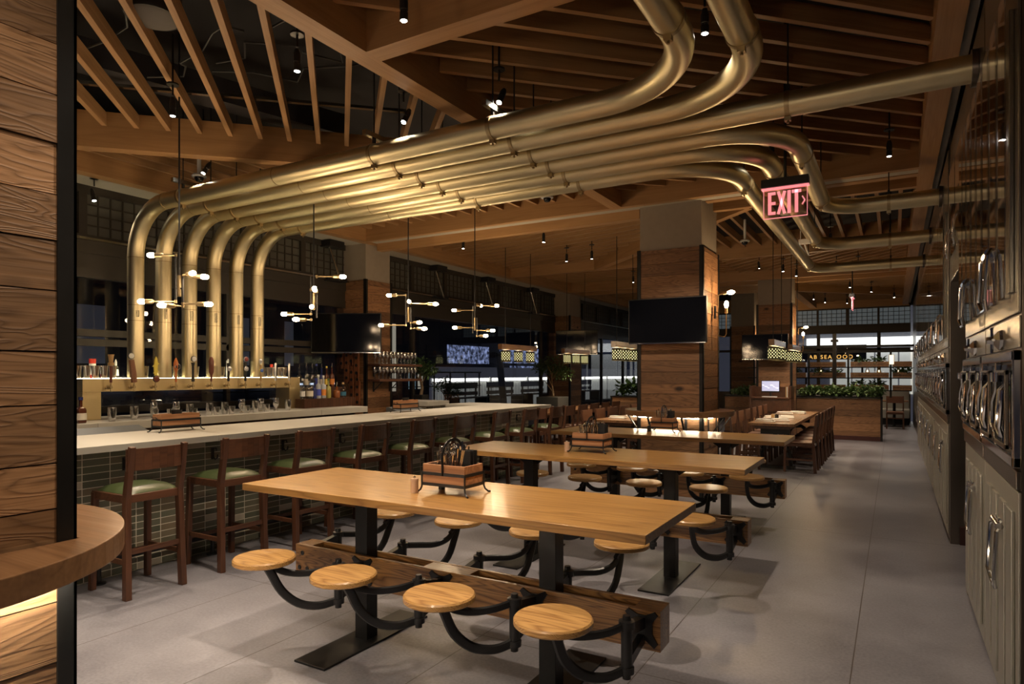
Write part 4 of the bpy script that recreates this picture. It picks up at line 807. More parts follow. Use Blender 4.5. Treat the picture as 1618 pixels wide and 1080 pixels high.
def communal(cx, cy, lab):
    t = empty('communal_table', (cx, cy, 0), lab, 'table', 'communal tables with swing seats')
    MB().box(-1.214, 1.214, -.38, .38, .867, .907).build('tabletop', M['oak'], t, bevel=.003)
    for x in (-.605, .605):
        p = MB().box(x-.045, x+.045, -.045, .045, .01, .86).box(x-.16, x+.16, -.28, .28, .856, .866); p.bar((x-.045, 0, .80), (x-.13, 0, .86), .008, .06); p.bar((x+.045, 0, .80), (x+.13, 0, .86), .008, .06)
        p = p.build('post', M['blacksteel'], t, bevel=.002); MB().box(x-.113, x+.113, -.435, .435, 0, .012).build('base_plate', M['blacksteel'], p, bevel=.002)
    b = MB()
    for sy in (-1, 1): b.box(-1.12, 1.175, min(sy*.068, sy*.047), max(sy*.068, sy*.047), .32, .50)
    for x0, x1 in ((-1.12, -1.0), (-.15, .15), (1.05, 1.175)): b.box(x0, x1, -.046, .046, .32, .499)
    b.build('bench_rail', M['oakbeam'], t, bevel=.002)
    for x, z in ((-1.06, .45), (-1.085, .36), (-1.02, .36)):
        for sy in (-1, 1): MB().lathe([(.014, -.008), (.014, .002), (.008, .006)] if sy > 0 else [(.008, -.006), (.014, -.002), (.014, .008)], (x, sy*.07, z), 12, 'y').build('bolt_cap', M['iron'], t, smooth=True)
    for q in (1.09, .545, -.014, -.57): swing(t, q, -.258, 0, 'f'); swing(t, -q, .258, PI, 'b')
    return t
random.seed(21)
T1 = communal(-2.061, 2.878, 'long oak communal table nearest the camera, round swing seats on an iron rail')
copy_at(T1, (-2.068, 4.902, 0), 'middle oak communal table with round swing seats'); copy_at(T1, (-2.095, 6.91, 0), 'rear oak communal table with swing seats, in front of the big plank pillar')
# ================================================================ BAR STOOLS
def stool():
    t = empty('bar_stool', (0, 0, 0), 'x', 'bar stool', 'walnut bar stools along the bar')
    for sy in (-1, 1):
        m = MB(); y = sy*.19; m.bar((.225, y*1.06, 0), (.20, y, .70), .042, .05, up=(1, 0, 0), w2=.038, h2=.05); m.bar((.20, y, .69), (.265, y, 1.045), .038, .05, up=(1, 0, 0), w2=.038, h2=.036); m.build('rear_leg', M['walnut'], t, bevel=.003)
        MB().bar((-.215, y*1.06, 0), (-.195, y, .70), .040, .040, up=(1, 0, 0)).build('front_leg', M['walnut'], t, bevel=.003)
    m = MB().box(-.215, .205, -.205, -.18, .655, .71).box(-.215, .205, .18, .205, .655, .71).box(-.215, -.19, -.2, .2, .655, .71).box(.19, .215, -.2, .2, .655, .71).box(-.19, .19, -.18, .18, .69, .71)
    m.build('seat_frame', M['walnuty'], t, bevel=.003)
    n = 10; c = MB(); G = [[None]*(n+1) for _ in range(n+1)]
    for i in range(n+1):
        for j in range(n+1):
            a, b = -1+2*i/n, -1+2*j/n; G[i][j] = c.bm.verts.new((a*.195, b*.185, .712+.048*(1-abs(a)**4)**.5*(1-abs(b)**4)**.5))
    for i in range(n):
        for j in range(n): c.bm.faces.new((G[i][j], G[i+1][j], G[i+1][j+1], G[i][j+1]))
    part_label(c.build('seat_cushion', M['green'], t, smooth=True), 'olive green leather seat cushion')
    m = MB(); ns = 8
    for k in range(ns):
        a0, a1 = -1+2*k/ns, -1+2*(k+1)/ns; f = lambda a: .235+.03*(1-a*a)
        m.bar((f(a0)-.0, a0*.215, .955), (f(a1), a1*.215, .955), .02, .15)
    m.build('backrest', M['walnuty'], t)
    for sy in (-1, 1): MB().bar((-.21, sy*.197, .25), (.215, sy*.197, .25), .018, .035).build('side_stretcher', M['walnut'], t, bevel=.002)
    MB().bar((.215, -.195, .32), (.215, .195, .32), .018, .036).build('rear_stretcher', M['walnuty'], t, bevel=.002); MB().bar((-.205, -.195, .22), (-.205, .195, .22), .022, .03).build('footrest', M['walnuty'], t, bevel=.002)
    return t
SY = [1.93, 2.73, 3.46, 4.20, 4.97, 5.76, 6.58, 7.43, 8.24, 9.09]; st = stool()
for i, y in enumerate(SY):
    lab = 'walnut bar stool with green seat, %s' % ['mostly hidden behind the foreground pillar', 'closest one in full view on the left', 'second one in full view from the left', 'third one in full view, above the left table corner', 'fourth in full view, left of the near crate', 'fifth in full view, behind the near crate', 'sixth in full view from the left', 'seventh in full view from the left', 'second from the far end of the bar', 'last one at the far end of the bar'][i]
    if i == 0: st.location = (-4.735, y, 0); st['label'] = lab
    else: copy_at(st, (-4.735, y, 0), lab, rotz=random.uniform(-.03, .03))
# ================================================================ DINING CHAIRS, TABLES
def chair(nm='dining_chair'):
    t = empty(nm, (0, 0, 0), 'x', 'chair')
    for sy in (-1, 1):
        y = sy*.2; m = MB(); m.bar((.23, y, 0), (.20, y, .45), .035, .045, up=(1, 0, 0)); m.bar((.20, y, .44), (.25, y, .90), .035, .042, up=(1, 0, 0), h2=.03); m.build('rear_leg', M['walnut'], t); MB().bar((-.21, y, 0), (-.20, y, .44), .036, .036, up=(1, 0, 0)).build('front_leg', M['walnut'], t)
        MB().bar((-.20, y, .20), (.21, y, .20), .016, .03).build('side_stretcher', M['walnut'], t)
    MB().box(-.225, .215, -.215, .215, .405, .445).build('seat_frame', M['walnuty'], t); MB().box(-.22, .20, -.205, .205, .445, .475).build('seat_pad', M['leather'], t, bevel=.012)
    MB().bar((.235, -.20, .80), (.235, .20, .80), .022, .19).build('backrest', M['leather'], t, bevel=.004)
    m = MB()
    for sy in (-1, 1):
        for k in range(4): m.lathe([(.006, 0), (.004, .003)], (.247, sy*.19, .73+k*.045), 6, 'x')
    m.build('rivets', M['chrome'], t)['kind'] = 'stuff'
    MB().bar((-.20, -.2, .30), (-.20, .2, .30), .016, .03).build('front_stretcher', M['walnuty'], t); return t
ch = chair(); first = [True]
def put_chair(x, y, rz, lab, group):
    if first[0]: c = ch; first[0] = False; c['label'] = lab; c.location = (x, y, 0); c.rotation_euler[2] = rz
    else: c = copy_at(ch, (x, y, 0), lab, rz)
    c['group'] = group; return c
def dtable(x0, x1, y0, y1, lab, z=.76, sub='plain'):
    t = empty('dining_table', ((x0+x1)/2, (y0+y1)/2, 0), lab, 'table'); w_, l = (x1-x0)/2, (y1-y0)/2
    MB().box(-w_, w_, -l, l, z-.045, z).build('tabletop', M['dtable'], t, bevel=.004); MB().box(-w_+.08, w_-.08, -l+.1, l-.1, z-.10, z-.046).build('apron', M['walnuty'], t)
    for y in (-l+.45, l-.45):
        p = MB().box(-.22, .22, y-.04, y+.04, z-.2, z-.1); pts = [(.24*math.cos(PI*k/12), y, .04+.46*math.sin(PI*k/12)) for k in range(13)]; p.tube(pts, .035, 8); p.box(-.3, .3, y-.05, y+.05, 0, .05); p.box(-.035, .035, y-.03, y+.03, .45, z-.2); p.build('iron_trestle', M['iron'], t)
    return t
dtable(-2.02, -1.33, 10.93, 14.75, 'long dark dining table by the aisle with folded napkins')
for i in range(6):
    y = 11.27+i*.62; put_chair(-1.28, y, 0, '%s chair on the aisle side of the long dark table, from the near end' % ORD[i], 'aisle side dining chairs'); put_chair(-2.08, y, PI, '%s chair on the pillar side of the long dark table, from the near end' % ORD[i], 'pillar side dining chairs')
dtable(-4.42, -3.73, 10.35, 13.6, 'dark dining table left of the big plank pillar')
for i in range(5):
    y = 10.72+i*.62; put_chair(-4.48, y, PI, '%s chair on the bar side of the table left of the big pillar' % ORD[i], 'bar side chairs of the middle table'); put_chair(-3.66, y, 0, '%s chair on the pillar side of the table left of the big pillar' % ORD[i], 'pillar side chairs of the middle table')
dtable(-6.60, -5.90, 10.3, 15.0, 'long dark table beyond the end of the bar, by the windows')
for i in range(7):
    y = 10.62+i*.62; put_chair(-5.82, y, 0, '%s chair along the window side table beyond the bar' % ORD[i], 'chairs of the table beyond the bar')
def napkin(x, y, z, lab, rz=0):
    t = empty('folded_napkin', (x, y, z), lab, 'napkin', 'folded napkins on the dining tables', rz)
    MB().box(-.15, .15, -.06, .06, 0, .022).build('lower_fold', M['white'], t, bevel=.008); n = MB().box(-.13, .14, -.045, .05, .022, .048); n.rot(Matrix.Rotation(.15, 4, 'Z')); n.build('upper_fold', M['white'], t, bevel=.006)
    MB().bar((-.12, .01, .052), (.13, -.01, .054), .014, .006).build('knife', M['chrome'], t)
k = 0
for x, y, w_ in ((-1.80, 11.2, 'near end of the long dark table, left'), (-1.62, 11.45, 'near end of the long dark table, right'), (-1.83, 12.15, 'middle of the long dark table, left'), (-1.66, 12.35, 'middle of the long dark table, right'), (-1.82, 13.5, 'far part of the long dark table, left'), (-1.62, 13.8, 'far part of the long dark table, right'), (-4.15, 10.75, 'near end of the table left of the big pillar'), (-3.98, 11.1, 'second place of the table left of the big pillar'), (-6.1, 10.9, 'near end of the window side table'), (-6.3, 11.6, 'second place of the window side table')):
    napkin(x, y, .76, 'folded white napkin on the '+w_, random.uniform(-.3, .3)); k += 1
shaker(-1.72, 11.85, .76, 'dark shaker between the napkins of the long dark table', M['black'], .03, .1); shaker(-1.79, 11.9, .76, 'wooden mill between the napkins of the long dark table', wd, .028, .1); shaker(-3.98, 11.45, .76, 'wooden mill on the table left of the big pillar', wd, .028, .1); shaker(-3.92, 11.55, .76, 'dark shaker on the table left of the big pillar', M['black'], .028, .1); shaker(-6.05, 11.95, .76, 'orange wooden mill on the window side table', orng, .03, .1)
# ================================================================ LAMPS
def spotlamp(x, y, zt, lab, power=SPOT_W, tilt=(0, 0), size=math.radians(95), zc=4.2, col=WARM, track=False):
    t = empty('ceiling_spotlight', (x, y, zt), lab, 'spotlight', 'small black ceiling spotlights')
    m = MB().tube([(0, 0, .16), (0, 0, zc-zt)], .008, 6).lathe([(.045, .24), (.045, .252)], seg=16)
    m.build('stem', M['iron'], t, smooth=True)
    b = MB().lathe([(.021, 0), (.024, .003), (.024, .045), (.021, .048), (.021, .058), (.024, .061), (.024, .11), (.015, .145)], seg=16)
    R = Matrix.Rotation(tilt[0], 4, 'X') @ Matrix.Rotation(tilt[1], 4, 'Y'); b.rot(R); b.build('lamp_head', M['black'], t, smooth=True)
    l = MB().lathe([(.0, -.001), (.019, -.002)], seg=14, caps=False); l.rot(R); part_label(l.build('lens', M['lens'], t), 'glowing lens')
    if power:
        d = bpy.data.lights.new('spot', 'SPOT'); d.energy = power; d.color = col; d.spot_size = size; d.spot_blend = .7; d.shadow_soft_size = .02
        o = bpy.data.objects.new('spot_beam', d); COL.objects.link(o); o.parent = t; o.location = R @ Vector((0, 0, -.02)); o.rotation_euler = (tilt[0], tilt[1], 0)
    return t
SP = [(-2.42, 2.92, 2.0, 'hanging by the beam crossing at the top centre'), (-.97, 3.93, 1.7, 'between the two brass ducts at the top right'), (-3.44, 3.05, 1.0, 'in the dark slat bay at the upper left, nearest the beam'), (-2.54, 4.16, 1.0, 'just above the front brass duct, right of the long beam'), (-4.88, 3.09, 1.0, 'in the dark slat bay above the left taps'),
      (-3.40, 4.10, 1.0, 'in the dark slats just left of the long beam'), (-.04, 7.02, 1.0, 'near the steel wall above the bent brass duct'), (-.99, 6.52, .8, 'behind the middle brass duct'), (-6.01, 4.13, 1.3, 'above the left end of the brass ducts'), (-6.02, 8.75, 1.0, 'beyond the grid beam near the window pillar'),
      (-4.66, 8.95, 1.0, 'beyond the grid beam, glaring straight out'), (-4.60, 10.67, 1.0, 'left of the plank pillar, upper'), (-5.0, 13.9, 1.0, 'left of the plank pillar, lower and further away'), (-1.9, 13.9, 1.0, 'right of the plank pillar, upper one'), (-1.75, 14.7, 1.0, 'right of the plank pillar, lower one'),
      (-.85, 11.2, .8, 'in the dark slats beyond the exit sign'), (-.6, 14.3, 1.0, 'beyond the furthest brass duct'), (-.9, 17.3, .8, 'in the far slats before the second exit sign, glaring'), (-1.9, 19.6, .8, 'far slats, left of two'), (.0, 20.2, .8, 'far slats beside the steel wall'), (-1.7, 20.6, .8, 'far slats, lower left'),
      (-5.2, 6.6, 1.2, 'hidden above the ducts over the bar')]
for x, y, p, lab in SP: duct_ = 3.2 < y < 6.2 and x < -1.5; spotlamp(x, y, 3.56, 'small black spotlight '+lab, SPOT_W*p, (-.55 if duct_ and y < 4.5 else 0, 0), size=math.radians(70 if duct_ else 95))
spotlamp(-7.63, 3.92, 3.45, 'black track spotlight under the pale soffit at the left windows', SPOT_W*.8, (0, -.35), zc=3.70); spotlamp(-6.6, 5.6, 3.56, 'small black spotlight behind the left duct bends', SPOT_W*1.0)
for x, y, tl, p, lab in ((-2.2, 6.1, .62, 1.0, 'aimed at the plank pillar behind the communal tables'), (-6.2, 6.3, .55, 1.0, 'aimed at the pillar beside the bar'), (-5.9, 2.3, 0, 1.0, 'added unseen over the near bar aisle'), (-2.35, 13.9, .5, .7, 'aimed at the host stand pillar'), (-1.0, 14.6, .6, .9, 'aimed at the low planter wall')):  # bar aisle spot is added unseen to lighten the tile front
    spotlamp(x, y, 3.66, 'small black spotlight '+lab, SPOT_W*p, (tl, 0), size=math.radians(62))
# spots added unseen around the camera for brightness; the last lights the pillar
for x, y in ((-1.1, 1.5), (-2.9, 1.3), (-4.6, 1.2), (-2.6, -1.2), (-5.6, .2), (-1.45, .45)): spotlamp(x, y, 3.56, 'unseen ceiling spotlight added above and behind the camera', SPOT_W*(.55 if x == -1.45 else 1.1))
def lantern(x, y, z, e, lab):  # unseen globe lamp, added as fill for the ceiling and near pillar
    t = empty('added_fill_globe', (x, y, z), lab, 'pendant lamp'); MB().tube([(0, 0, .12), (0, 0, 4.5-z)], .006, 6).lathe([(.03, .09), (.03, .14)], seg=12).build('drop_rod', M['iron'], t); MB().lathe([(.01, -.12), (.06, -.10), (.11, -.03), (.11, .03), (.06, .09), (.02, .10)], seg=24).build('globe', emis('lit globe', (1, .8, .55), 3), t, smooth=True)
    ld = bpy.data.lights.new('added_fill_light', 'POINT'); ld.energy = e; ld.color = (1, .76, .52); ld.shadow_soft_size = .12; lo = bpy.data.objects.new('added_fill_light', ld); COL.objects.link(lo); lo.parent = t; lo.location = (0, 0, -.26)
for x, y in ((-.5, 18.9), (-1.2, 21.6), (-5.2, 10.9), (-5.4, 17.5)): spotlamp(x, y, 3.6, 'small black spotlight %s' % {18.9: 'added to brighten the chairs past the planter wall', 21.6: 'added to brighten the area before the far windows', 10.9: 'over the chairs beyond the bar end', 17.5: 'deep at the far left, before the last windows'}[y], SPOT_W*.8)  # first pair added to brighten the seating past the planter
for i, (x, y, z, e) in enumerate(((-.6, -.9, 2.3, 14), (-1.6, -1.9, 2.3, 14), (-4.0, -.8, 2.3, 14))): lantern(x, y, z, e, '%s unseen globe lamp added behind the camera for fill' % ORD[i])
# bare-bulb pipe chandeliers over the bar
RT = Vector((.8637, .5041, 0)); FW = Vector((-.5041, .8637, 0))
def chandelier(x, y, z, rot, lab, bulbs):
    t = empty('pipe_chandelier', (x, y, z), lab, 'chandelier', 'bare bulb pipe chandeliers over the bar')
    MB().tube([(0, 0, -.02), (0, 0, 4.5-z)], .007, 8).build('drop_rod', M['iron'], t)
    MB().tube([(0, 0, .02), (0, 0, -.16)], .014, 10).build('hub', M['oldbrass'], t, smooth=True)
    for side, zlo, zhi in ((-1, -.20, .19), (1, -.24, .02)):
        v = RT*side*.03; MB().tube([v+Vector((0, 0, zlo)), v+Vector((0, 0, zhi))], .008, 8).tube([v+Vector((0, 0, -.09)), Vector((0, 0, -.09))], .008, 8).build('riser', M['iron'], t, smooth=True)
    for side, bz, ang, L in bulbs:
        a = math.radians(ang)+rot; d = RT*math.cos(a)+FW*math.sin(a); o = RT*side*.03+Vector((0, 0, bz)); e = o+d*L
        MB().tube([o-Vector((0, 0, .018*(1 if bz > 0 else -1))), o, o+d*.02, e], .007, 8).lathe([(.012, -.012), (.012, .012)], tuple(o), 8).build('arm', M['oldbrass'], t, smooth=True)
        s = MB().tube([e, e+d*.012, e+d*.02, e+d*.075], .02, 14, rads=[.008, .018, .021, .021]); s = s.build('socket', M['oldbrass'], t, smooth=True)
        b = [(0, .012), (.014, .020), (.036, .022), (.056, .019), (.066, .011), (.070, .003)]
        part_label(MB().tube([e+d*(.072+q) for q, _ in b], .02, 14, rads=[r_ for _, r_ in b]).build('bulb', M['bulb'], s, smooth=True), 'glowing bulb')
        ld = bpy.data.lights.new('bulb_light', 'POINT'); ld.energy = 2.2; ld.color = (1, .70, .42); ld.shadow_soft_size = .035
        lo = bpy.data.objects.new('bulb_light', ld); COL.objects.link(lo); lo.parent = t; lo.location = e+d*.23
BL = [(-1, .19, 180, .10), (-1, -.20, 180, .18), (1, .02, 30, .06), (1, .02, -40, .08), (1, -.24, -150, .05), (1, -.22, 8, .10)]
chandelier(-5.2, 3.35, 2.35, 0, 'brass pipe chandelier with six bulbs in front of the brass ducts', BL)
chandelier(-5.2, 4.83, 2.36, 0, 'brass pipe chandelier beside the corner television', [(-1, -.20, 180, .17), (-1, .05, -60, .05), (-1, -.14, -70, .05), (1, .19, 5, .16), (-1, -.26, -160, .04), (1, .03, -80, .05)])
chandelier(-5.2, 6.36, 2.34, 0, 'brass pipe chandelier right of the corner television', [(-1, .17, 180, .10), (-1, -.20, 180, .20), (1, .07, 12, .20), (1, .08, -90, .03), (1, -.17, -30, .03), (1, -.24, 10, .06)])
chandelier(-5.2, 7.85, 2.32, 0, 'brass pipe chandelier furthest right along the bar', [(-1, .13, 180, .16), (-1, -.12, 180, .15), (1, .20, 10, .18), (1, .21, 70, .04), (1, -.16, 5, .12), (1, -.24, -20, .03)])
# perforated drum pendants
def drum_mesh():
    m = MB(); n, r, h = 22, .088, .21; rows = 8; V = {}
    def P(i, j):
        k = (i % n, j)
        if k not in V:
            a = 2*PI*i/n; V[k] = m.bm.verts.new((r*math.cos(a), r*math.sin(a), j*h/rows))
        return V[k]
    for i in range(n):
        for j in range(rows):
            q = [P(i, j), P(i+1, j), P(i+1, j+1), P(i, j+1)]
            if j in (0, rows-1) or (i+j) % 2: m.bm.faces.new(q)
            else:
                c = sum((v.co for v in q), Vector())/4; inn = [m.bm.verts.new(c+(v.co-c)*.6) for v in q]
                for k in range(4): m.bm.faces.new((q[k], q[(k+1) % 4], inn[(k+1) % 4], inn[k]))
    # open the even cells into round-ish holes: drop the quad fill (already open)
    return m
def pendant(x, y, L, lab, zb=1.76, rods=2):
    t = empty('drum_pendant', (x, y, zb), lab, 'pendant lamp', 'beam pendants with three perforated drum shades')
    MB().box(-.045, .045, -L/2, L/2, .225, .325).build('timber_beam', M['dtable'], t, bevel=.004)
    for s in (-1, 1): MB().tube([(0, s*L*.36, .32), (0, s*L*.36, ZS-zb+.2)], .006, 6).build('drop_rod', M['iron'], t)
    for k in (-1, 0, 1):
        d = drum_mesh().build('drum_shade', M['shade'], t, loc=(0, k*L*.35, 0))
        MB().lathe([(.081, .004), (.081, .206)], seg=20, caps=False).build('liner', M['liner'], d); MB().lathe([(.002, .05), (.018, .06), (.03, .09), (.026, .12), (.014, .14), (.014, .21)], seg=12).build('bulb', M['drumbulb'], d, smooth=True)
        MB().lathe([(.090, 0), (.090, .008)], seg=26, caps=False).build('rim', M['oldbrass'], d); MB().lathe([(.090, .202), (.090, .21)], seg=26, caps=False).build('rim', M['oldbrass'], d)
        ld = bpy.data.lights.new('drum_light', 'SPOT'); ld.energy = 16; ld.spot_size = 2.2; ld.spot_blend = .8; ld.color = (1, .76, .48); ld.shadow_soft_size = .05; lo = bpy.data.objects.new('drum_light', ld); COL.objects.link(lo); lo.parent = t; lo.location = (0, k*L*.35, -.05)
M['shade'] = plain('olive brass shade', (.05, .045, .015), .4, .3); M['liner'] = thin_glass('amber liner', (1, .85, .5), .6, .3, 1.4, .02); M['drumbulb'] = emis('drum bulb', (1, .85, .5), 14)
M['liner'] = M['drumglow']
pendant(-6.25, 10.95, 1.35, 'beam pendant with three drum shades left of the others, before the dark folding doors'); pendant(-6.25, 13.6, 1.35, 'beam pendant with three drum shades in front of the window pillar'); pendant(-4.07, 10.9, 1.1, 'beam pendant just left of the big plank pillar'); pendant(-4.07, 13.6, 1.1, 'smaller beam pendant half hidden behind the big plank pillar')
pendant(-1.68, 11.65, 1.25, 'beam pendant over the near half of the long dark dining table'); pendant(-1.68, 13.8, 1.25, 'beam pendant over the far half of the long dark dining table')
# wall sconce with two bulbs on pillars
def sconce(x, y, z, lab):
    t = empty('wall_sconce', (x, y, z), lab, 'wall lamp', 'two bulb pipe sconces on the plank pillars'); MB().box(0, .015, -.04, .04, -.08, .08).build('backplate', M['iron'], t)
    MB().tube([(.01, 0, 0), (.05, 0, 0), (.05, 0, .22), (.11, 0, .24)], .007, 8).tube([(.05, 0, 0), (.05, 0, -.30), (.13, 0, -.32), (.15, 0, -.28), (.15, 0, -.02)], .007, 8).build('pipe_arm', M['oldbrass'], t, smooth=True)
    MB().tube([(.11, 0, .24), (.16, 0, .245)], .02, 12).tube([(.15, 0, -.02), (.15, 0, .05)], .02, 12).build('socket', M['oldbrass'], t, smooth=True)
    for a, b, c in (((.16, 0, .245), (1, 0, .05), 0), ((.15, 0, .05), (0, 0, 1), 0)):
        d = Vector(b).normalized(); bb = [(0, .013), (.02, .024), (.05, .028), (.075, .024), (.095, .006)]
        MB().tube([Vector(a)+d*q for q, _ in bb], .02, 12, rads=[r_ for _, r_ in bb]).build('bulb', M['bulb'], t, smooth=True)
    ld = bpy.data.lights.new('sconce_light', 'POINT'); ld.energy = 14; ld.color = (1, .66, .34); ld.shadow_soft_size = .05; lo = bpy.data.objects.new('sconce_light', ld); COL.objects.link(lo); lo.parent = t; lo.location = (.34, 0, .15)
sconce(-2.005, 8.62, 2.33, 'two bulb brass sconce on the right side of the big plank pillar'); sconce(-1.955, 16.35, 2.35, 'two bulb brass sconce on the far plank pillar, right of the far television'); sconce(-3.93, 22.9, 2.5, 'two bulb brass sconce on the furthest plank pillar')
# exit signs
def exit_sign(x, y, z, rz, lab):
    t = empty('exit_sign', (x, y, z), lab, 'exit sign', None, rz); MB().box(-.185, .185, -.05, .05, .13, .20).build('housing', M['black'], t, bevel=.004); MB().tube([(0, 0, .2), (0, 0, 4.6-z)], .012, 8).build('stem', M['black'], t)
    MB().box(-.17, .17, -.004, .004, -.125, .13).build('clear_plate', M['exitglass'], t)
    m = MB()
    for b in ((-.172, .172, -.128, -.122), (-.172, -.168, -.125, .13), (.168, .172, -.125, .13)): m.box(b[0], b[1], -.005, .005, b[2], b[3])
    m.box(-.185, .185, -.03, .03, .118, .129); m.build('glowing_edge', M['exitred'], t); L = MB(); z0, z1, k = -.095, .095, .026
    def r_(a, b, c, d): L.box(a, b, -.009, -.005, c, d)
    x0 = -.135; r_(x0, x0+k, z0, z1); [r_(x0+k, x0+.06, q-.012, q+.012) for q in (z0+.012, 0, z1-.012)]
    for s in (-1, 1): L.bar((-.028-s*.025+.0, -.007, z0), (-.028+s*.025, -.007, z1), .004, k*.9, up=(1, 0, 0))
    r_(.018, .018+k, z0, z1); r_(.075, .075+k, z0, z1); r_(.052, .125, z1-.026, z1); L.bar((.132, -.007, .035), (.152, -.007, .0), .004, .010, up=(1, 0, 0)); L.bar((.132, -.007, -.035), (.152, -.007, .0), .004, .010, up=(1, 0, 0)); part_label(L.build('lettering', M['exitred'], t), 'red letters reading EXIT with an arrow')
    return t
exit_sign(-.79, 5.90, 2.98, 0, 'lit red EXIT sign hanging below the brass ducts'); exit_sign(-.75, 15.3, 2.98, PI/2-.02, 'second exit sign seen edge on, far down the aisle')
# dome cameras / smoke heads
for x, y, z, lab in ((-6.30, 4.28, 3.60, 'left end of the brass ducts'), (-3.52, 6.85, 3.60, 'middle of the brass ducts, beneath the slats'), (-2.02, 10.69, 3.60, 'dark slats right of the plank pillar')):
    t = empty('dome_camera', (x, y, z), 'white dome camera by the '+lab, 'camera'); MB().lathe([(.07, 0), (.075, .01), (.06, .03), (.02, .035)], seg=24).tube([(0, 0, .03), (0, 0, ZS-z+.08)], .02, 10).build('housing', M['whitep'], t, smooth=True); MB().lathe([(.003, -.05), (.03, -.042), (.044, -.02), (.046, 0)], seg=20).build('dome', M['screen'], t, smooth=True)
t = empty('white_sensor_box', (-1.02, 9.4, 3.28), 'white box with straps hanging beside the last brass duct', 'sensor'); MB().box(-.07, .07, -.04, .04, -.03, .03).build('box', M['whitep'], t, bevel=.005); MB().tube([(-.05, 0, .03), (-.05, 0, 1.3)], .006, 6).build('drop_rod', M['whitep'], t); MB().tube([(0, 0, -.03), (.02, .01, -.1), (.05, 0, -.18)], .012, 6).build('strap', M['whitep'], t)
# ================================================================ PLANTS
def foliage(name, mat, parent, blobs, n, sz, seed, loc=(0, 0, 0), drop=0):
    r_ = random.Random(seed); m = MB()
    for k in range(n):
        cx, cy, cz, rx, ry, rz = blobs[r_.randrange(len(blobs))]; d = Vector((r_.gauss(0, 1), r_.gauss(0, 1), r_.gauss(0, 1))).normalized()*r_.random()**.4
        p = Vector((cx+d.x*rx, cy+d.y*ry, cz+d.z*rz)); a = Vector((d.x+r_.uniform(-.6, .6), d.y+r_.uniform(-.6, .6), r_.uniform(-.5, .6)-drop)).normalized(); s = a.cross(Vector((0, 0, 1)))
        if s.length < .1: s = Vector((1, 0, 0))
        s.normalize(); L = sz*r_.uniform(.6, 1.3); w_ = L*.26; u = a.cross(s)*L*.08
        v = [m.bm.verts.new(q) for q in (p, p+a*L*.45+s*w_-u, p+a*L, p+a*L*.45-s*w_-u, p+a*L*.5+u)]
        m.bm.faces.new((v[0], v[1], v[4])); m.bm.faces.new((v[1], v[2], v[4])); m.bm.faces.new((v[2], v[3], v[4])); m.bm.faces.new((v[3], v[0], v[4]))
    return m.build(name, mat, parent, loc=loc)
def potted_tree(x, y, z0, pot, h, crown, lab, n, seed, pm):
    t = empty('potted_tree', (x, y, z0), lab, 'potted tree'); MB().box(-pot, pot, -pot, pot, 0, pot*1.6).build('planter_box', pm, t, bevel=.006); MB().box(-pot*.9, pot*.9, -pot*.9, pot*.9, pot*1.55, pot*1.61).build('soil', M['soil'], t)
    m = MB().tube([(0, 0, pot*1.5), (.02, .01, h*.35), (-.02, -.01, h*.6), (.02, 0, h*.85)], .02, 8, rads=[.032, .026, .02, .01])
    r_ = random.Random(seed)
    for k in range(5): a = r_.uniform(0, 6.28); m.tube([(0, 0, h*(.42+.07*k)), (crown*.35*math.cos(a), crown*.35*math.sin(a), h*(.6+.06*k)), (crown*.7*math.cos(a), crown*.7*math.sin(a), h*(.66+.07*k))], .01, 6, rads=[.014, .009, .004])
    m.build('trunk', M['bark'], t, smooth=True); B = [(crown*.5*math.cos(k*1.3), crown*.5*math.sin(k*1.3), h*(.72+.05*(k % 5)), crown*.5, crown*.5, crown*.33) for k in range(8)]
    foliage('foliage', M['leaf'], t, B, n, .075, seed)
    return t
potted_tree(-7.55, 9.6, .99, .10, .82, .34, 'small leafy tree in a pot at the end of the pillar side counter', 700, 3, M['black'])
potted_tree(-6.9, 13.7, .55, .28, 1.35, .52, 'leafy tree in a grey planter in front of the window pillar', 1000, 5, M['zinc'])
potted_tree(-9.6, 13.2, 0, .28, 1.45, .40, 'rounded potted bush outside beyond the bar windows', 500, 8, M['black'])
t = empty('planter_bush', (-5.35, 15.2, 0), 'plank clad planter with broad leaved plants left of the big plank pillar', 'planter')
planks(MB(), 'y', -.55, .55, -.25, 0, .97, rnd=random.Random(2)).build('front_boards', M['plankx'], t); MB().box(-.55, .55, -.25, .25, 0, .96).build('box', M['black'], t)
m = MB(); [m.box(sx*.57-.02, sx*.57+.02, -.29, -.25, 0, 1.0) for sx in (-1, 1)]; m.box(-.59, .59, -.30, .28, .97, 1.0); m.build('steel_edging', M['blacksteel'], t)
foliage('foliage', M['leaf'], t, [(-.35+k*.22, 0, 1.16+.04*(k % 2), .2, .2, .16) for k in range(4)], 260, .17, 4)
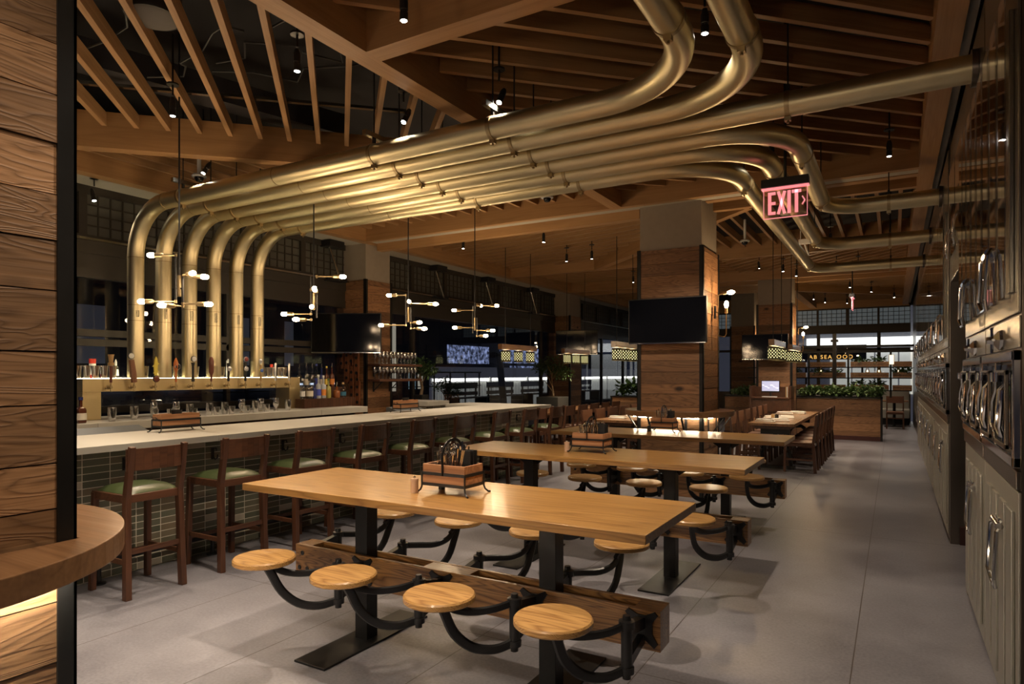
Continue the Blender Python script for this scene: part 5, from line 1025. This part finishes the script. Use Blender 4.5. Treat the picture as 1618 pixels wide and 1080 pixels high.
# low planter wall by the aisle
t = empty('planter_wall', (-1.97, 17.3, 0), 'long low plank clad planter wall beyond the dining table', 'planter')
planks(MB(), 'y', -1.73, 1.72, -.24, .06, .96, rnd=random.Random(8), ph=.16).build('front_boards', M['plankx'], t); MB().box(-1.74, 1.73, -.24, .28, 0, .93).build('box', M['black'], t); MB().box(-1.75, 1.745, -.275, -.24, 0, .10).build('plinth', M['maroon'], t)
m = MB(); m.box(1.70, 1.745, -.29, -.24, 0, 1.0).box(-1.75, 1.745, -.29, .29, .965, 1.0); m.build('steel_edging', M['blacksteel'], t)
for i, (x, w_, s) in enumerate(((-3.25, .42, 11), (-1.75, .30, 12), (-1.35, .35, 13), (-.95, .38, 14), (-.62, .34, 15), (-.36, .18, 16))):
    tag(foliage('fern', M['fern'], None, [(0, 0, .09, w_*.62, .18, .10), (w_*.3, 0, .16, w_*.4, .15, .10), (-w_*.3, -.05, .09, w_*.4, .2, .07)], 300, .13, s, loc=(x, 17.25, 1.02), drop=.25), '%s green fern from the left on top of the low planter wall' % ORD[i], 'fern', 'ferns on the low planter wall')
# hanging planter shelves (black frame)
t = empty('shelf_frame', (-1.3, 20, 0), 'black steel frame carrying the hanging planter boxes before the far windows', 'frame')
m = MB()
for u in (-3.2, -2.06, -1.08, -.08): m.box(u+1.3-.025, u+1.3+.025, -.02, .02, .9, 2.15)
m.box(-2.4, 1.75, -.025, .025, 2.10, 2.16).box(-2.4, 1.75, -.03, .03, 2.24, 2.30); m.box(-2.4, 1.70, -.02, .02, 1.40, 1.428).box(-2.4, 1.70, -.02, .02, 1.69, 1.718).box(-2.4, 1.70, -.02, .02, 1.07, 1.098); m.build('frame_bars', M['blacksteel'], t)
MB().box(-.09, .0, -1.05, -.96, 0, 2.58).box(-.13, .04, -1.08, -.93, 2.36, 2.42).build('thick_post', M['blacksteel'], t)
BX = [(-3.2, -2.12), (-2.02, -1.14), (-1.02, -.12), (-.04, .40)]; n = 0
for r_, (z, has) in enumerate(((1.72, (0, 0, 1, 0)), (1.43, (1, 1, 0, 1)), (1.10, (0, 0, 1, 0)))):
    for c, (a, b) in enumerate(BX):
        lab = 'hanging walnut planter box, %s row, %s from the left' % (['top', 'middle', 'bottom'][r_], ORD[c])
        tt = empty('hanging_planter_box', ((a+b)/2, 20.0, z), lab, 'planter box'); L = (b-a)/2
        MB().box(-L, L, -.14, -.12, .0, .06).box(-L, L, -.14, -.12, .075, .135).box(-L, L, .12, .14, 0, .13).box(-L, -L+.02, -.12, .12, 0, .13).box(L-.02, L, -.12, .12, 0, .13).box(-L, L, -.12, .12, 0, .02).build('boards', M['dtable'], tt)
        if has[c]: foliage('foliage', M['leafdk'] if r_ == 2 else M['leaf'], tt, [(-L*.5, 0, .16, L*.45, .12, .07), (L*.4, 0, .18, L*.4, .12, .09)], 170, .11, 30+n)
        n += 1
lamp_c = emis('candle glow', (1, .75, .4), 3)
for i, (x, z) in enumerate(((-2.55, 1.57), (-1.75, 1.57), (-1.45, 1.57), (-.62, 1.57), (.1, 1.57), (-.35, 1.57))):
    t = empty('candle_lantern', (x, 19.97, z), '%s small wooden pyramid lantern on the hanging planters, from the left' % ORD[i], 'lantern', 'pyramid lanterns on the planter shelves')
    m = MB(); [m.bar((sx*.05, sy*.05, 0), (0, 0, .17), .012, .012) for sx in (-1, 1) for sy in (-1, 1)]; m.box(-.055, .055, -.055, .055, -.01, .005); m.build('frame', wd, t); MB().lathe([(.014, .01), (.014, .05), (.004, .06)], seg=8).build('candle', lamp_c, t)
t = empty('paper_lantern', (-.06, 19.8, 1.78), 'pale box lantern hanging on the frame before the far windows', 'lantern'); MB().box(-.055, .055, -.055, .055, 0, .24).build('shade', emis('paper glow', (1, .85, .6), .8), t); m = MB(); [m.box(sx*.058-.006, sx*.058+.006, sy*.058-.006, sy*.058+.006, -.01, .25) for sx in (-1, 1) for sy in (-1, 1)]; m.build('frame', wd, t)
# host stand
t = empty('host_stand', (-2.30, 14.95, 0), 'dark wood host stand with two doors before the far pillar', 'host stand')
MB().box(-.40, .40, -.02, .42, 0, 1.0).build('cabinet', M['walnuty'], t, bevel=.004); MB().box(-.42, .42, -.05, .3, 1.0, 1.03).build('counter', M['walnuty'], t, bevel=.004)
for s in (-1, 1): MB().box(min(s*.42, s*.38), max(s*.42, s*.38), -.05, .45, 0, 1.27).build('side_panel', M['walnut'], t); MB().box(s*.19-.14, s*.19+.14, -.03, -.02, .2, .62).build('door', M['crate'], t)
MB().box(-.40, .40, .38, .44, 0, 1.25).build('rear_panel', M['walnuty'], t); MB().box(-.36, .36, -.034, -.02, .72, .95).build('drawer', M['walnuty'], t)
t = empty('monitor', (-2.32, 15.1, 1.03), 'lit blue computer monitor on the host stand', 'monitor'); MB().box(-.19, .19, 0, .03, .10, .36).build('casing', M['black'], t); MB().box(-.175, .175, -.004, -.001, .13, .345).build('display', emis('blue desktop', (.14, .24, .55), .55), t); MB().box(-.08, .08, -.05, .06, 0, .012).box(-.02, .02, .02, .04, 0, .12).build('stand', M['black'], t)
m = MB(); [m.box(-.165+q*.055, -.165+q*.055+.03+.02*(q % 2), -.0055, -.0042, .25-.03*(q % 3), .262-.03*(q % 3)) for q in range(6)]; m.build('screen_text', emis('screen white', (.8, .85, 1), 1.2), bpy.data.objects['monitor'])
tag(MB().box(-.15, .15, -.05, .05, 0, .018).build('keyboard', M['whitep'], loc=(-2.32, 14.99, 1.03)), 'pale keyboard in front of the blue monitor', 'keyboard')
for k in range(3): tag(MB().box(-.008, .008, -.07, .07, 0, .22).build('menu_book', (wd, M['whitep'], M['crate'])[k], loc=(-1.99+k*.022, 15.05, 1.03)), ['light wood', 'white', 'reddish'][k]+' menu standing at the right side of the host stand', 'menu')
tag(MB().lathe([(.03, 0), (.03, .16), (.012, .2), (.012, .25)], seg=12).build('dark_bottle', M['black'], loc=(-1.95, 15.2, 1.03), smooth=True), 'dark bottle at the right corner of the host stand', 'bottle')
# far seating by the windows
for i, (x, y, rz) in enumerate(((-.62, 18.5, .0), (-.55, 19.15, .0), (.02, 21.2, PI/2), (-1.1, 20.9, 0.2))):
    put_chair(x, y, rz, ['chair just past the end of the low planter wall', 'second chair past the low planter wall', 'chair turned towards the camera beside the steel wall', 'far chair behind the hanging planters'][i], 'far chairs by the windows')
for i, (x, y) in enumerate(((-1.05, 18.25), (.0, 22.0))):
    t = empty('small_table', (x, y, 0), ['small dark table past the end of the planter wall', 'small dark table at the far end beside the steel wall'][i], 'table'); MB().box(-.35, .35, -.35, .35, .73, .76).build('tabletop', M['dtable'], t, bevel=.004); MB().tube([(0, 0, 0), (0, 0, .73)], .04, 10).box(-.25, .25, -.25, .25, 0, .02).build('pedestal', M['iron'], t)
t = empty('banquette', (-1.3, 22.9, 0), 'pale upholstered banquette below the far windows', 'banquette'); MB().box(-1.9, 1.7, -.3, .3, .2, .48).build('seat', M['counter'], t, bevel=.02); MB().box(-1.9, 1.7, .3, .45, 0, 1.0).build('backrest', M['counter'], t, bevel=.02); MB().box(-1.85, 1.65, -.25, .3, 0, .2).build('base', M['black'], t)
